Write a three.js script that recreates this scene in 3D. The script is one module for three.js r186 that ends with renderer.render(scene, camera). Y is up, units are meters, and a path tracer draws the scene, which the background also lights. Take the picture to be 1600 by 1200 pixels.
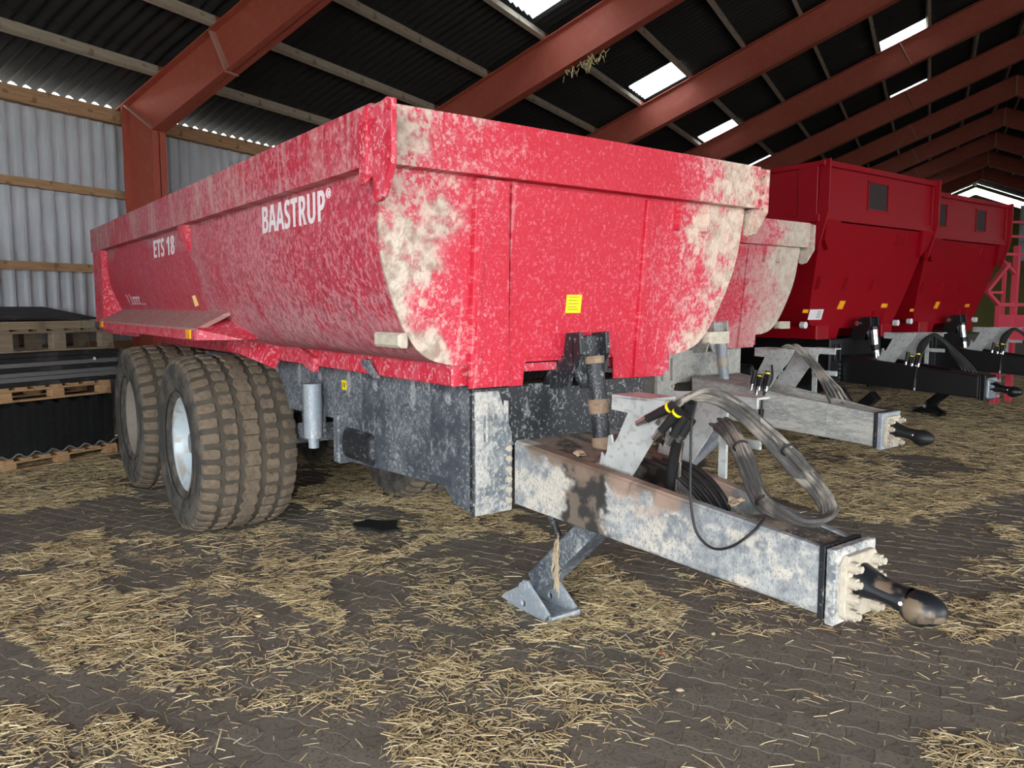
import * as THREE from 'three';
import { mergeGeometries, toCreasedNormals } from 'three/addons/utils/BufferGeometryUtils.js';
import { TextGeometry } from 'three/addons/geometries/TextGeometry.js';
import { FontLoader } from 'three/addons/loaders/FontLoader.js';
import { RoundedBoxGeometry } from 'three/addons/geometries/RoundedBoxGeometry.js';

// ---------------------------------------------------------------- camera, sky, exposure
const FOCAL = 1220, EYE = 1.68, PITCH = Math.atan((600 - 478) / FOCAL);
const scene = new THREE.Scene();
const camera = new THREE.PerspectiveCamera(2 * Math.atan(600 / FOCAL) * 180 / Math.PI, 4 / 3, 0.05, 300);
camera.position.set(0, EYE, 0);
camera.rotation.x = -PITCH;
const renderer = new THREE.WebGLRenderer({ antialias: true });
renderer.toneMapping = THREE.LinearToneMapping;
renderer.toneMappingExposure = 1.36;
renderer.shadowMap.enabled = true;
scene.background = new THREE.Color().setRGB(0.93, 0.97, 1.0);   // even overcast sky
scene.backgroundIntensity = 9.0;

// ---------------------------------------------------------------- helpers
const V3 = (x, y, z) => new THREE.Vector3(x, y, z);
function rngOf(seed) { let a = seed >>> 0; return () => { a = (a + 0x6D2B79F5) | 0; let t = Math.imul(a ^ (a >>> 15), 1 | a); t = (t + Math.imul(t ^ (t >>> 7), 61 | t)) ^ t; return ((t ^ (t >>> 14)) >>> 0) / 4294967296; }; }
const clamp = (v, a = 0, b = 1) => Math.min(b, Math.max(a, v));
const sstep = (a, b, v) => { const t = clamp((v - a) / (b - a)); return t * t * (3 - 2 * t); };
const mixc = (a, b, t) => [a[0] + (b[0] - a[0]) * t, a[1] + (b[1] - a[1]) * t, a[2] + (b[2] - a[2]) * t];
// value noise
const PERM = (() => { const r = rngOf(77), p = new Float32Array(65536); for (let i = 0; i < 65536; i++) p[i] = r(); return p; })();
const h2 = (x, y) => PERM[((x & 255) | ((y & 255) << 8)) & 65535];
function vn(x, y) { const xi = Math.floor(x), yi = Math.floor(y), fx = x - xi, fy = y - yi, u = fx * fx * (3 - 2 * fx), v = fy * fy * (3 - 2 * fy); const a = h2(xi, yi), b = h2(xi + 1, yi), c = h2(xi, yi + 1), d = h2(xi + 1, yi + 1); return a + (b - a) * u + (c - a) * v + (a - b - c + d) * u * v; }
function fbm(x, y, o = 4) { let s = 0, a = 0.5, n = 0; for (let i = 0; i < o; i++) { s += a * vn(x + i * 17.3, y + i * 9.7); n += a; a *= 0.5; x *= 2.03; y *= 2.03; } return s / n; }
function tex(w, h, fn, srgb = true) {   // fn(u, v) with v up -> [r, g, b] 0..255
  const d = new Uint8Array(w * h * 4);
  for (let j = 0; j < h; j++) for (let i = 0; i < w; i++) { const c = fn((i + 0.5) / w, (j + 0.5) / h), k = (j * w + i) * 4; d[k] = clamp(c[0], 0, 255); d[k + 1] = clamp(c[1], 0, 255); d[k + 2] = clamp(c[2], 0, 255); d[k + 3] = 255; }
  const t = new THREE.DataTexture(d, w, h); t.magFilter = THREE.LinearFilter; t.minFilter = THREE.LinearMipmapLinearFilter; t.generateMipmaps = true; t.wrapS = t.wrapT = THREE.RepeatWrapping; if (srgb) t.colorSpace = THREE.SRGBColorSpace; t.needsUpdate = true; return t;
}
const flat = g => { const o = g.index ? g.toNonIndexed() : g; for (const k of Object.keys(o.attributes)) if (!['position', 'normal', 'uv'].includes(k)) o.deleteAttribute(k); if (!o.attributes.uv) o.setAttribute('uv', new THREE.BufferAttribute(new Float32Array(o.attributes.position.count * 2), 2)); return o; };
const merge = list => mergeGeometries(list.map(flat), false);
function boxUV(g, s = 1) {   // uv in metres by the face's main direction
  g = flat(g); const p = g.attributes.position, uv = g.attributes.uv, a = V3(), b = V3(), c = V3(), n = V3();
  for (let i = 0; i < p.count; i += 3) {
    a.fromBufferAttribute(p, i); b.fromBufferAttribute(p, i + 1); c.fromBufferAttribute(p, i + 2);
    n.copy(b).sub(a).cross(V3().copy(c).sub(a)); const X = Math.abs(n.x), Y = Math.abs(n.y), Z = Math.abs(n.z);
    [a, b, c].forEach((q, k) => { if (Z >= X && Z >= Y) uv.setXY(i + k, q.x * s, q.y * s); else if (X >= Y) uv.setXY(i + k, q.z * s, q.y * s); else uv.setXY(i + k, q.x * s, q.z * s); });
  }
  return g;
}
function planUV(g, ax, x0, x1, y0, y1, ay = 'y') { g = flat(g); const p = g.attributes.position, uv = g.attributes.uv; const gx = { x: i => p.getX(i), y: i => p.getY(i), z: i => p.getZ(i) }; for (let i = 0; i < p.count; i++) uv.setXY(i, (gx[ax](i) - x0) / (x1 - x0), (gx[ay](i) - y0) / (y1 - y0)); return g; }
const shapeOf = (pts, holes = []) => { const s = new THREE.Shape(pts.map(q => new THREE.Vector2(q[0], q[1]))); for (const h of holes) { const p = new THREE.Path(); p.absarc(h[0], h[1], h[2], 0, Math.PI * 2, true); s.holes.push(p); } return s; };
const ext = (s, d, bev = 0) => new THREE.ExtrudeGeometry(s, { depth: d - 2 * bev, bevelEnabled: bev > 0, bevelSize: bev, bevelThickness: bev, bevelOffset: -bev, bevelSegments: 1, curveSegments: 10 }).translate(0, 0, bev);
const extZ = (pts, z0, z1, bev = 0, holes = []) => flat(ext(shapeOf(pts, holes), z1 - z0, bev).translate(0, 0, z0));                       // outline in (x, y)
const extX = (pts, x0, x1, bev = 0, holes = []) => flat(ext(shapeOf(pts.map(p => [-p[0], p[1]]), holes.map(h => [-h[0], h[1], h[2]])), x1 - x0, bev).rotateY(Math.PI / 2).translate(x0, 0, 0));   // outline in (z, y)
const extY = (pts, y0, y1, bev = 0) => flat(ext(shapeOf(pts.map(p => [p[0], -p[1]])), y1 - y0, bev).rotateX(-Math.PI / 2).translate(0, y0, 0));   // outline in (x, z)
const box = (x0, x1, y0, y1, z0, z1) => flat(new THREE.BoxGeometry(x1 - x0, y1 - y0, z1 - z0).translate((x0 + x1) / 2, (y0 + y1) / 2, (z0 + z1) / 2));
const bbox = (x0, x1, y0, y1, z0, z1, b = 0.008) => extZ([[x0, y0], [x1, y0], [x1, y1], [x0, y1]], z0, z1, b);
const rod = (a, b, r, r2 = r, seg = 14) => { const A = V3(...a), B = V3(...b), d = B.clone().sub(A), g = new THREE.CylinderGeometry(r2, r, d.length(), seg); g.applyQuaternion(new THREE.Quaternion().setFromUnitVectors(V3(0, 1, 0), d.clone().normalize())); const m = A.add(B).multiplyScalar(0.5); return flat(g.translate(m.x, m.y, m.z)); };
const bar = (a, b, w, h, roll = 0) => { const A = V3(...a), B = V3(...b), d = B.clone().sub(A), g = new THREE.BoxGeometry(w, d.length(), h); g.rotateY(roll); g.applyQuaternion(new THREE.Quaternion().setFromUnitVectors(V3(0, 1, 0), d.clone().normalize())); const m = A.add(B).multiplyScalar(0.5); return flat(g.translate(m.x, m.y, m.z)); };
const tube = (pts, r, n = 40, rs = 8) => flat(new THREE.TubeGeometry(new THREE.CatmullRomCurve3(pts.map(p => V3(...p))), n, r, rs));
const bolt = (x, y, z, dir, r = 0.016, h = 0.014) => { const g = new THREE.CylinderGeometry(r, r, h, 6); if (dir === 'z') g.rotateX(Math.PI / 2); if (dir === 'x') g.rotateZ(Math.PI / 2); return flat(g.translate(x, y, z)); };

const taken = {};
const numbered = n => { const k = taken[n] = (taken[n] ?? -1) + 1; return k ? `${n}_${String(k).padStart(3, '0')}` : n; };
function tag(o, label, category, group, kind) { o.userData.label = label; if (category) o.userData.category = category; if (group) o.userData.group = group; if (kind) o.userData.kind = kind; return o; }
function thing(name, label, category, group, kind) { const o = new THREE.Group(); o.name = numbered(name); scene.add(o); return tag(o, label, category, group, kind); }
function part(name, geo, mat, parent, label) { const m = new THREE.Mesh(geo, mat); m.name = name; parent.add(m); if (label) m.userData.label = label; return m; }
function topMesh(name, geo, mat, label, category, group, kind) { const m = new THREE.Mesh(geo, mat); m.name = numbered(name); scene.add(m); return tag(m, label, category, group, kind); }
const std = (o) => new THREE.MeshStandardMaterial({ roughness: 0.7, ...o });
const phys = (o) => new THREE.MeshPhysicalMaterial({ roughness: 0.5, ...o });

// ---------------------------------------------------------------- frames of reference
// barn: local x = along the hall (l), z = across it (n);  trailer: local x = forwards (u), z = towards its camera side
const CP = Math.cos(PITCH), SP = Math.sin(PITCH);
const rayOf = (px, py) => { const x = (px - 800) / FOCAL, y = (600 - py) / FOCAL; return V3(x, CP * y - SP, -CP - SP * y); };
const onGround = (px, py, h = 0) => { const d = rayOf(px, py), t = (h - EYE) / d.y; return V3(d.x * t, h, d.z * t); };
const aL = Math.atan((1455 - 800) / (FOCAL / CP)), aT = Math.atan((-120 - 800) / (FOCAL / CP));
const LD = V3(Math.sin(aL), 0, -Math.cos(aL)), ND = V3(Math.cos(aL), 0, Math.sin(aL));
const UD = V3(-Math.sin(aT), 0, Math.cos(aT)), WD = V3(Math.cos(aT), 0, Math.sin(aT));
const BARN_TURN = Math.atan2(-LD.z, LD.x), TRAILER_TURN = Math.atan2(-UD.z, UD.x);
const ORG = onGround(290, 838).addScaledVector(WD, 1.22);      // ground point on the first trailer's centre line
const barn = o => { o.rotation.y = BARN_TURN; return o; };
const toWorld = (l, y, n) => V3(0, y, 0).addScaledVector(LD, l).addScaledVector(ND, n);
const toBarn = p => [p.dot(LD), p.y, p.dot(ND)];
function sp(px, py, z) { const d = rayOf(px, py), p0 = ORG.clone().addScaledVector(WD, -z), t = p0.clone().sub(V3(0, EYE, 0)).dot(WD) / d.dot(WD); const q = V3(0, EYE, 0).addScaledVector(d, t).sub(ORG); return [q.dot(UD), q.y]; }  // pixel on the trailer's lengthwise plane z -> (x, y)
const sp3 = (px, py, z) => { const q = sp(px, py, z); return [q[0], q[1], z]; };
function project(p) { const q = p.clone(); q.y -= EYE; const y = CP * q.y - SP * q.z, z = SP * q.y + CP * q.z; return [800 + FOCAL * q.x / -z, 600 - FOCAL * y / -z]; }

// ---------------------------------------------------------------- materials
const RED = [196, 18, 44], DUST = [206, 190, 172], MUDGREY = [196, 190, 178];
const speck = (x, y, d, f = 90) => { const wx = x + 0.006 * vn(y * 70, x * 70), n = 0.58 * vn(wx * f, y * f * 0.8) + 0.42 * vn(wx * f * 2.3 + 5, y * f * 2.1); return sstep(1 - d - 0.10, 1 - d + 0.12, n); };
// side of the first tub: dust film with rain streaks, more splashes towards the front
function sideColour(u, v, heavy = 0) {
  const x = -3.4 + u * 6.8, y = 1.2 + v * 1.4;
  const wob = fbm(x * 1.3, y * 1.1, 4), streak = vn(x * 26, y * 1.2) * 0.6 + vn(x * 70 + 4, y * 2) * 0.4, fine = fbm(x * 24, y * 24, 4);
  const front = sstep(-0.2, 1.4, x + 0.6 * (wob - 0.5));
  let film = 0.36 + 0.16 * (1 - front) + 0.24 * sstep(0.35, 0.75, wob) + 0.22 * sstep(0.4, 0.8, streak) * (1 - 0.6 * front) + heavy * 0.3;
  film += 0.34 * (sstep(0.42, 0.62, fine * 0.6 + 0.4 * fbm(x * 5 + 3, y * 14, 3) + 0.5 * clamp((1.66 - y) / 0.3, -0.4, 0.3)));   // dried splash along the foot of the wall
  const patch = sstep(0.55, 0.62, vn(x * 1.1 + 40, y * 1.6 + 3) + 0.1 * (fine - 0.5)); film *= 1 - 0.45 * patch;
  let c = mixc(RED, [180, 138, 142], clamp(film + 0.25 * (fine - 0.5), 0, 0.9));
  const d = 0.33 + 0.16 * front + 0.2 * (wob - 0.5) + heavy * 0.18 - 0.08 * patch;
  c = mixc(c, mixc([220, 140, 150], DUST, 0.25 + heavy * 0.4), 0.62 * speck(x, y, d, 62));
  c = mixc(c, [120, 14, 34], 0.35 * speck(x + 9, y, 0.30 + 0.1 * front, 58));
  if (y > 2.22) c = mixc(c, DUST, 0.5 * sstep(0.42, 0.75, vn(x * 30, y * 3.2) * 0.5 + vn(x * 9, y * 2 + 8) * 0.3 + 0.2 * fine));
  return c;
}
const tSide = tex(2048, 512, (u, v) => sideColour(u, v));
// front of the first tub: clean red in the middle, caked mud at both edges
function frontMud(z, y) {
  const w = fbm(z * 2.2 + 7, y * 2.2, 5);
  const left = sstep(0.50, 1.05, z + 0.6 * (w - 0.5)), right = sstep(0.42, 1.02, -z + 0.5 * (w - 0.5));
  return { left, right, w };
}
function frontColour(u, v, heavy = 0, muted = 0) {
  const z = -1.4 + u * 2.8, y = 1.2 + v * 1.4, m = frontMud(z, y), fine = fbm(z * 26, y * 26, 4), k = Math.max(m.left, m.right);
  let c = mixc(RED, [224, 104, 120], clamp(0.08 + 0.16 * (fine - 0.4) + 0.42 * k, 0, 1));
  c = mixc(c, [190, 70, 80], muted * 0.35);
  const d = 0.30 + 0.12 * (m.w - 0.5) + 0.17 * m.left + 0.24 * m.right + heavy * 0.18;
  c = mixc(c, mixc([232, 140, 150], DUST, 0.2 + 0.7 * k), (0.48 + 0.4 * k) * speck(z, y, d, 74));
  c = mixc(c, mixc([228, 168, 166], DUST, k), 0.5 * speck(z + 4, y + 2, d - 0.05, 140));
  const lump = sstep(0.42, 0.66, fbm(z * 4.2 + 3, y * 4.2 + 11, 5) * 0.8 + fine * 0.25 + 0.25 * (m.left - 0.8) + 0.22 * (1.95 - y) * m.left);
  c = mixc(c, mixc([160, 148, 130], [212, 202, 184], sstep(0.3, 0.7, fine)), lump * sstep(0.15, 0.7, m.left) * 0.92);
  const lr = sstep(0.38, 0.64, fbm(z * 12 + 31, y * 12 + 2, 5) * 0.7 + 0.3 * fine + 0.22 * (m.right - 0.7));
  c = mixc(c, mixc([186, 168, 148], [224, 210, 190], sstep(0.3, 0.7, fine)), lr * sstep(0.1, 0.85, m.right) * 0.85);
  const drip = sstep(0.74, 0.84, vn(z * 34 + 2, y * 2.6) + 0.1 * (fine - 0.5)) * sstep(0.3, 0.5, Math.abs(z));
  c = mixc(c, [216, 190, 176], drip * 0.5 * sstep(0.3, 0.6, fine));
  if (heavy) c = mixc(c, mixc([186, 178, 166], [212, 206, 194], fine), heavy * sstep(0.46, 0.66, fbm(z * 3 + 50, y * 3, 5) * 0.6 + 0.3 * fine - 0.42 * (z + 0.15)) * 0.95);
  return c;
}
const tFront = tex(1024, 512, (u, v) => frontColour(u, v));
const tFront2 = tex(512, 256, (u, v) => frontColour(u, v, 0.55, 1));
const tFrontRelief = tex(1024, 512, (u, v) => { const z = -1.4 + u * 2.8, y = 1.2 + v * 1.4, m = frontMud(z, y), k = Math.max(m.left, m.right); const h = 255 * (0.10 * speck(z, y, 0.3, 60) + k * (0.6 * fbm(z * 22, y * 22, 4) + 0.25 * speck(z, y, 0.45, 55))); return [h, h, h]; }, false);
const matSide = phys({ map: tSide, roughness: 0.62 });
const matFront = phys({ map: tFront, roughness: 0.55, bumpMap: tFrontRelief, bumpScale: 0.008 });
const matFront2 = phys({ map: tFront2, roughness: 0.75, bumpMap: tFrontRelief, bumpScale: 0.008 });
const tPlainRed = tex(512, 512, (u, v) => mixc(mixc(RED, [214, 92, 108], 0.25 + 0.5 * sstep(0.4, 0.7, fbm(u * 6, v * 6))), [222, 168, 168], 0.8 * speck(u, v, 0.36, 60)));
const tDustRed = tex(512, 512, (u, v) => mixc(mixc(RED, [170, 142, 134], 0.72 + 0.25 * fbm(u * 5, v * 5)), [190, 176, 162], 0.6 * speck(u, v, 0.32, 50)));
const matRedDirty = phys({ map: tPlainRed, roughness: 0.6 }), matRedDusty = phys({ map: tDustRed, roughness: 0.85 });
const matRedClean = phys({ color: new THREE.Color(0x920014), roughness: 0.42, specularIntensity: 0.7 });
// painted dark steel with dried splashes
const steelTex = (base, mud, amount, seed, film = 0.15) => tex(512, 512, (u, v) => {
  const w = fbm(u * 4 + seed, v * 4 + seed * 3, 4), fine = fbm(u * 26 + seed, v * 26, 4); let c = mixc(base, mud, clamp(film * sstep(0.25, 0.75, w * 0.55 + fine * 0.45), 0, 1));
  c = mixc(c, mud, 0.75 * speck(u + seed, v, amount + 0.34 * (w - 0.5), 74));
  c = mixc(c, mixc(mud, [226, 222, 214], vn(u * 40, v * 40) * 0.5), 0.7 * sstep(0.55, 0.72, fbm(u * 9 + seed * 5, v * 5, 5) * 0.75 + fine * 0.25 + (amount - 0.5) * 0.3));
  return mixc(c, base, 0.45 * speck(u + seed * 2, v + 3, 0.30, 90));
});
const matChassis = std({ map: steelTex([60, 67, 76], [172, 175, 177], 0.33, 3, 0.42), roughness: 0.6 });
const matChassisHeavy = std({ map: steelTex([100, 108, 116], [204, 200, 192], 0.46, 9, 0.85), roughness: 0.8 });
const matBlackSpeck = std({ map: steelTex([26, 30, 35], [172, 172, 170], 0.30, 14, 0.08), roughness: 0.5 });
const matMudGrey = std({ map: steelTex([146, 150, 148], [202, 199, 190], 0.42, 21, 0.85), roughness: 0.9 });
const matBlackClean = phys({ color: new THREE.Color(0x101215), roughness: 0.4 });
// first drawbar: whitish splash, a dark oily band and a brown one (x 2.6 .. 4.45)
const tDrawbar = tex(1024, 256, (u, v) => {
  const x = 2.6 + u * 1.85, y = 0.55 + v * 0.45, w = fbm(x * 6, y * 8, 4), w2 = fbm(x * 16 + 9, y * 16, 4);
  const f = fbm(x * 40, y * 40, 4); let c = mixc([118, 124, 130], [186, 186, 182], sstep(0.22, 0.74, w * 0.35 + w2 * 0.3 + f * 0.35));
  c = mixc(c, [214, 204, 188], 0.7 * sstep(0.44, 0.62, fbm(x * 7 + 20, y * 11, 5) * 0.7 + f * 0.3 + 0.10 * (1 - Math.abs(x - 3.15) * 2)));
  c = mixc(c, [70, 78, 88], 0.4 * speck(x * 1.3, y * 0.7, 0.36, 190));
  const band = sstep(3.20, 3.25, x + 0.22 * (w - 0.5) + 0.06 * (f - 0.5)) * sstep(3.50, 3.44, x + 0.22 * (w - 0.5) + 0.06 * (f - 0.5));
  c = mixc(c, mixc([44, 42, 40], [104, 92, 80], sstep(0.45, 0.65, w2)), band * 0.93);
  const brown = sstep(0.075, 0.03, 1.01 - (x - 2.85) * 0.1006 - y - 0.11 * (w2 - 0.5) - 0.05 * (f - 0.5)) * sstep(2.85, 3.0, x + 0.3 * (w - 0.5)) * sstep(3.95, 3.8, x); c = mixc(c, mixc([98, 84, 72], [142, 122, 106], w2), brown * 0.9);
  const pink = sstep(3.44, 3.55, x) * sstep(3.95, 3.7, x) * sstep(0.76, 0.84, y); c = mixc(c, [176, 148, 132], pink * 0.6 * sstep(0.4, 0.6, w2));
  return c;
});
const matDrawbar = std({ map: tDrawbar, roughness: 0.75 });
const tTopDirt = tex(512, 512, (u, v) => mixc(mixc([66, 62, 58], [134, 120, 106], sstep(0.35, 0.65, fbm(u * 8, v * 8))), [176, 166, 152], 0.6 * speck(u, v, 0.30, 70)));
const matTopDirt = std({ map: tTopDirt, roughness: 0.9 });
const tGalv = tex(512, 512, (u, v) => { const n = fbm(u * 10, v * 10, 4), s = vn(u * 40, v * 40); return mixc(mixc([176, 184, 184], [208, 212, 208], n), [150, 150, 146], 0.4 * sstep(0.62, 0.8, s) + 0.35 * sstep(0.62, 0.75, fbm(u * 5 + 8, v * 5, 3))); });
const matGalv = std({ map: tGalv, roughness: 0.5, metalness: 0.25 });
const matZinc = std({ color: new THREE.Color(0xa9b2b8), roughness: 0.4, metalness: 0.5 });
const matZincDirty = std({ map: steelTex([150, 160, 170], [208, 206, 200], 0.3, 31, 0.2), roughness: 0.5, metalness: 0.2 });
const matChrome = std({ color: new THREE.Color(0xd6d9dc), roughness: 0.22, metalness: 1 });
const matMudCake = std({ map: tex(256, 256, (u, v) => mixc([168, 156, 138], [214, 206, 190], fbm(u * 12, v * 12, 4))), roughness: 1 });
const matRustMud = std({ map: tex(256, 256, (u, v) => mixc([120, 98, 80], [168, 146, 124], fbm(u * 10, v * 10, 4))), roughness: 1 });
const matForge = phys({ map: tex(512, 512, (u, v) => mixc([28, 31, 36], [150, 128, 104], 0.8 * sstep(0.58, 0.72, fbm(u * 5 + 2, v * 5, 4)))), roughness: 0.45, metalness: 0.1 });
const matRubber = std({ map: tex(512, 512, (u, v) => mixc([58, 57, 55], [104, 98, 90], sstep(0.35, 0.75, fbm(u * 7, v * 7, 4)) * 0.8 + 0.12 * vn(u * 90, v * 90))), roughness: 0.9 });
const matLug = std({ map: tex(512, 512, (u, v) => mixc(mixc([104, 92, 78], [130, 115, 97], fbm(u * 9, v * 9, 4)), [96, 84, 72], 0.5 * sstep(0.6, 0.75, vn(u * 22, v * 22)))), roughness: 0.95 });
const matGroove = std({ map: tex(256, 256, (u, v) => mixc([66, 61, 54], [96, 88, 76], fbm(u * 8, v * 8, 4))), roughness: 1 });
const matRimLight = std({ map: tex(512, 512, (u, v) => mixc([196, 208, 214], [170, 164, 154], 0.8 * sstep(0.5, 0.68, fbm(u * 7, v * 7, 4)))), roughness: 0.45, metalness: 0.1 });
const matRimDusty = std({ map: tex(256, 256, (u, v) => mixc([150, 142, 130], [122, 114, 104], fbm(u * 7, v * 7, 4))), roughness: 0.9 });
const matRubberNew = std({ color: new THREE.Color(0x232323), roughness: 0.8 });
const matHose = std({ map: tex(256, 256, (u, v) => mixc([72, 70, 68], [150, 142, 132], sstep(0.4, 0.7, fbm(u * 9, v * 9, 4)))), roughness: 0.8 });
const matHoseBlack = std({ color: new THREE.Color(0x1d1d1e), roughness: 0.55 });
const matYellow = std({ color: new THREE.Color(0xf2dc1c), roughness: 0.5 }), matYellowPale = std({ color: new THREE.Color(0xe8d68a), roughness: 0.6 }), matAmber = std({ color: new THREE.Color(0xf5b021), roughness: 0.35 });
const matWhite = std({ color: new THREE.Color(0xe9e4e6), roughness: 0.6 }), matGreyPrint = std({ color: new THREE.Color(0x8d8d8d), roughness: 0.7 });
const matOlivePrint = std({ color: new THREE.Color(0x8f8420), roughness: 0.7 });
const matPaleMark = std({ color: new THREE.Color(0xd9b4bd), roughness: 0.7 });
const matDarkMesh = std({ color: new THREE.Color(0x2c1a1c), roughness: 0.8 });
// building
const matPrimer = std({ map: tex(512, 512, (u, v) => mixc(mixc([160, 74, 58], [172, 88, 70], fbm(u * 4, v * 4, 4)), [170, 104, 84], 0.3 * sstep(0.68, 0.8, vn(u * 40, v * 40)))), roughness: 0.65 });
const matPrimerPale = std({ color: new THREE.Color(0xb4887a), roughness: 0.7 });
const timberTex = (a, b, k) => tex(512, 256, (u, v) => { const g = vn(u * 5, v * 60 + 2 * fbm(u * 6, v * 3)); return mixc(mixc(a, b, 0.6 * g + 0.4 * fbm(u * 9, v * 9)), k, 0.6 * sstep(0.8, 0.9, vn(u * 12, v * 18 + 30))); });
const matPurlin = std({ map: timberTex([150, 140, 124], [182, 172, 154], [112, 98, 82]), roughness: 0.9 });
const matTimber = std({ map: timberTex([150, 116, 84], [186, 152, 116], [112, 82, 58]), roughness: 0.85 });
const matPalletOld = std({ map: timberTex([112, 100, 84], [146, 130, 108], [84, 74, 62]), roughness: 0.95 });
const matPalletNew = std({ map: timberTex([160, 124, 88], [192, 156, 116], [126, 92, 62]), roughness: 0.9 });
const matRoof = std({ map: tex(512, 512, (u, v) => { const k = 24 + 12 * fbm(u * 14, v * 6, 4) + 7 * vn(u * 60, v * 30); return [k, k + 1, k + 2]; }), roughness: 0.75 });
const matWallSteel = std({ map: tex(256, 256, (u, v) => { const k = 176 + 22 * fbm(u * 4, v * 4, 4); return [k, k + 4, k + 9]; }), roughness: 0.5, metalness: 0.15 });
const matSkylight = phys({ color: new THREE.Color(0xf4f8fa), transmission: 0.6, roughness: 1, thickness: 0 });
const matPlySheet = std({ map: timberTex([132, 118, 96], [168, 152, 124], [104, 90, 72]), roughness: 0.9 });
const matBlackSheet = std({ map: tex(256, 256, (u, v) => mixc([30, 31, 32], [62, 61, 59], sstep(0.45, 0.75, fbm(u * 6, v * 6, 4)))), roughness: 0.7 });
const matBlackWave = std({ color: new THREE.Color(0x1b1c1d), roughness: 0.7 }), matGreyWave = std({ color: new THREE.Color(0x8b8a88), roughness: 0.85 });
const matPaver = [0, 1, 2].map(k => std({ map: tex(256, 256, (u, v) => { const n = fbm(u * 5 + k * 11, v * 5, 4), f = vn(u * 60 + k, v * 60); return mixc(mixc([[118, 111, 100], [124, 117, 105], [111, 104, 95]][k], [144, 136, 122], 0.5 * n), [80, 73, 64], 0.5 * sstep(0.6, 0.8, f)); }), roughness: 0.85 }));
const matSand = std({ map: tex(512, 512, (u, v) => mixc(mixc([102, 94, 82], [134, 124, 108], fbm(u * 12, v * 12, 4)), [134, 122, 100], 0.7 * sstep(0.66, 0.78, vn(u * 120, v * 120)))), roughness: 1 });
const matYard = std({ color: new THREE.Color(0x9a968e), roughness: 1 });
const matHedge = std({ color: new THREE.Color(0x4d5a34), roughness: 1 });
const rep = (m, s) => { for (const k of ['map', 'bumpMap']) if (m[k]) m[k].repeat.set(1 / s, 1 / s); };
[matRedDirty, matChassis, matChassisHeavy, matBlackSpeck, matMudGrey, matGalv, matZincDirty, matTopDirt, matRedDusty].forEach(m => rep(m, 0.8));
rep(matForge, 0.4); rep(matMudCake, 0.3); rep(matRustMud, 0.3); rep(matPrimer, 2.5); rep(matSand, 1.2); rep(matLug, 0.5); rep(matRubber, 0.8);
[matPurlin, matTimber, matPalletOld, matPalletNew, matPlySheet].forEach(m => rep(m, 1.0));

// ---------------------------------------------------------------- the hall
const EAVE_N = -9.1, RIDGE_N = 2.0, SLOPE = 0.41, PHI = Math.atan(SLOPE), RIGHT_N = 2 * RIDGE_N - EAVE_N;
const raftY = n => 4.2 + SLOPE * ((n > RIDGE_N ? 2 * RIDGE_N - n : n) - EAVE_N);
const L0 = -5.57, SHEET_W = 1.02, COLS = 59, L1 = L0 + SHEET_W * COLS, BAY = 4.5;
// ribbon: an outline (a, b) swept along z, with a thickness in b
function ribbon(pts, len, th) {
  const pos = [], uv = [], tri = (a, b, c) => { for (const q of [a, b, c]) { pos.push(q[0], q[1], q[2]); uv.push(q[0], q[2]); } }, quad = (a, b, c, d) => { tri(a, b, c); tri(a, c, d); };
  for (let i = 0; i + 1 < pts.length; i++) {
    const [a0, b0] = pts[i], [a1, b1] = pts[i + 1];
    quad([a0, b0, 0], [a0, b0, len], [a1, b1, len], [a1, b1, 0]);
    quad([a0, b0 - th, 0], [a1, b1 - th, 0], [a1, b1 - th, len], [a0, b0 - th, len]);
    quad([a0, b0, len], [a0, b0 - th, len], [a1, b1 - th, len], [a1, b1, len]);
    quad([a0, b0, 0], [a1, b1, 0], [a1, b1 - th, 0], [a0, b0 - th, 0]);
  }
  const g = new THREE.BufferGeometry(); g.setAttribute('position', new THREE.Float32BufferAttribute(pos, 3)); g.setAttribute('uv', new THREE.Float32BufferAttribute(uv, 2)); g.computeVertexNormals();
  return toCreasedNormals(g, 0.9);
}
const wavePts = (w, pitch, amp, per = 8) => { const n = Math.round(w / pitch) * per, o = []; for (let i = 0; i <= n; i++) o.push([w * i / n, amp * Math.cos(i / per * Math.PI * 2)]); return o; };

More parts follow.
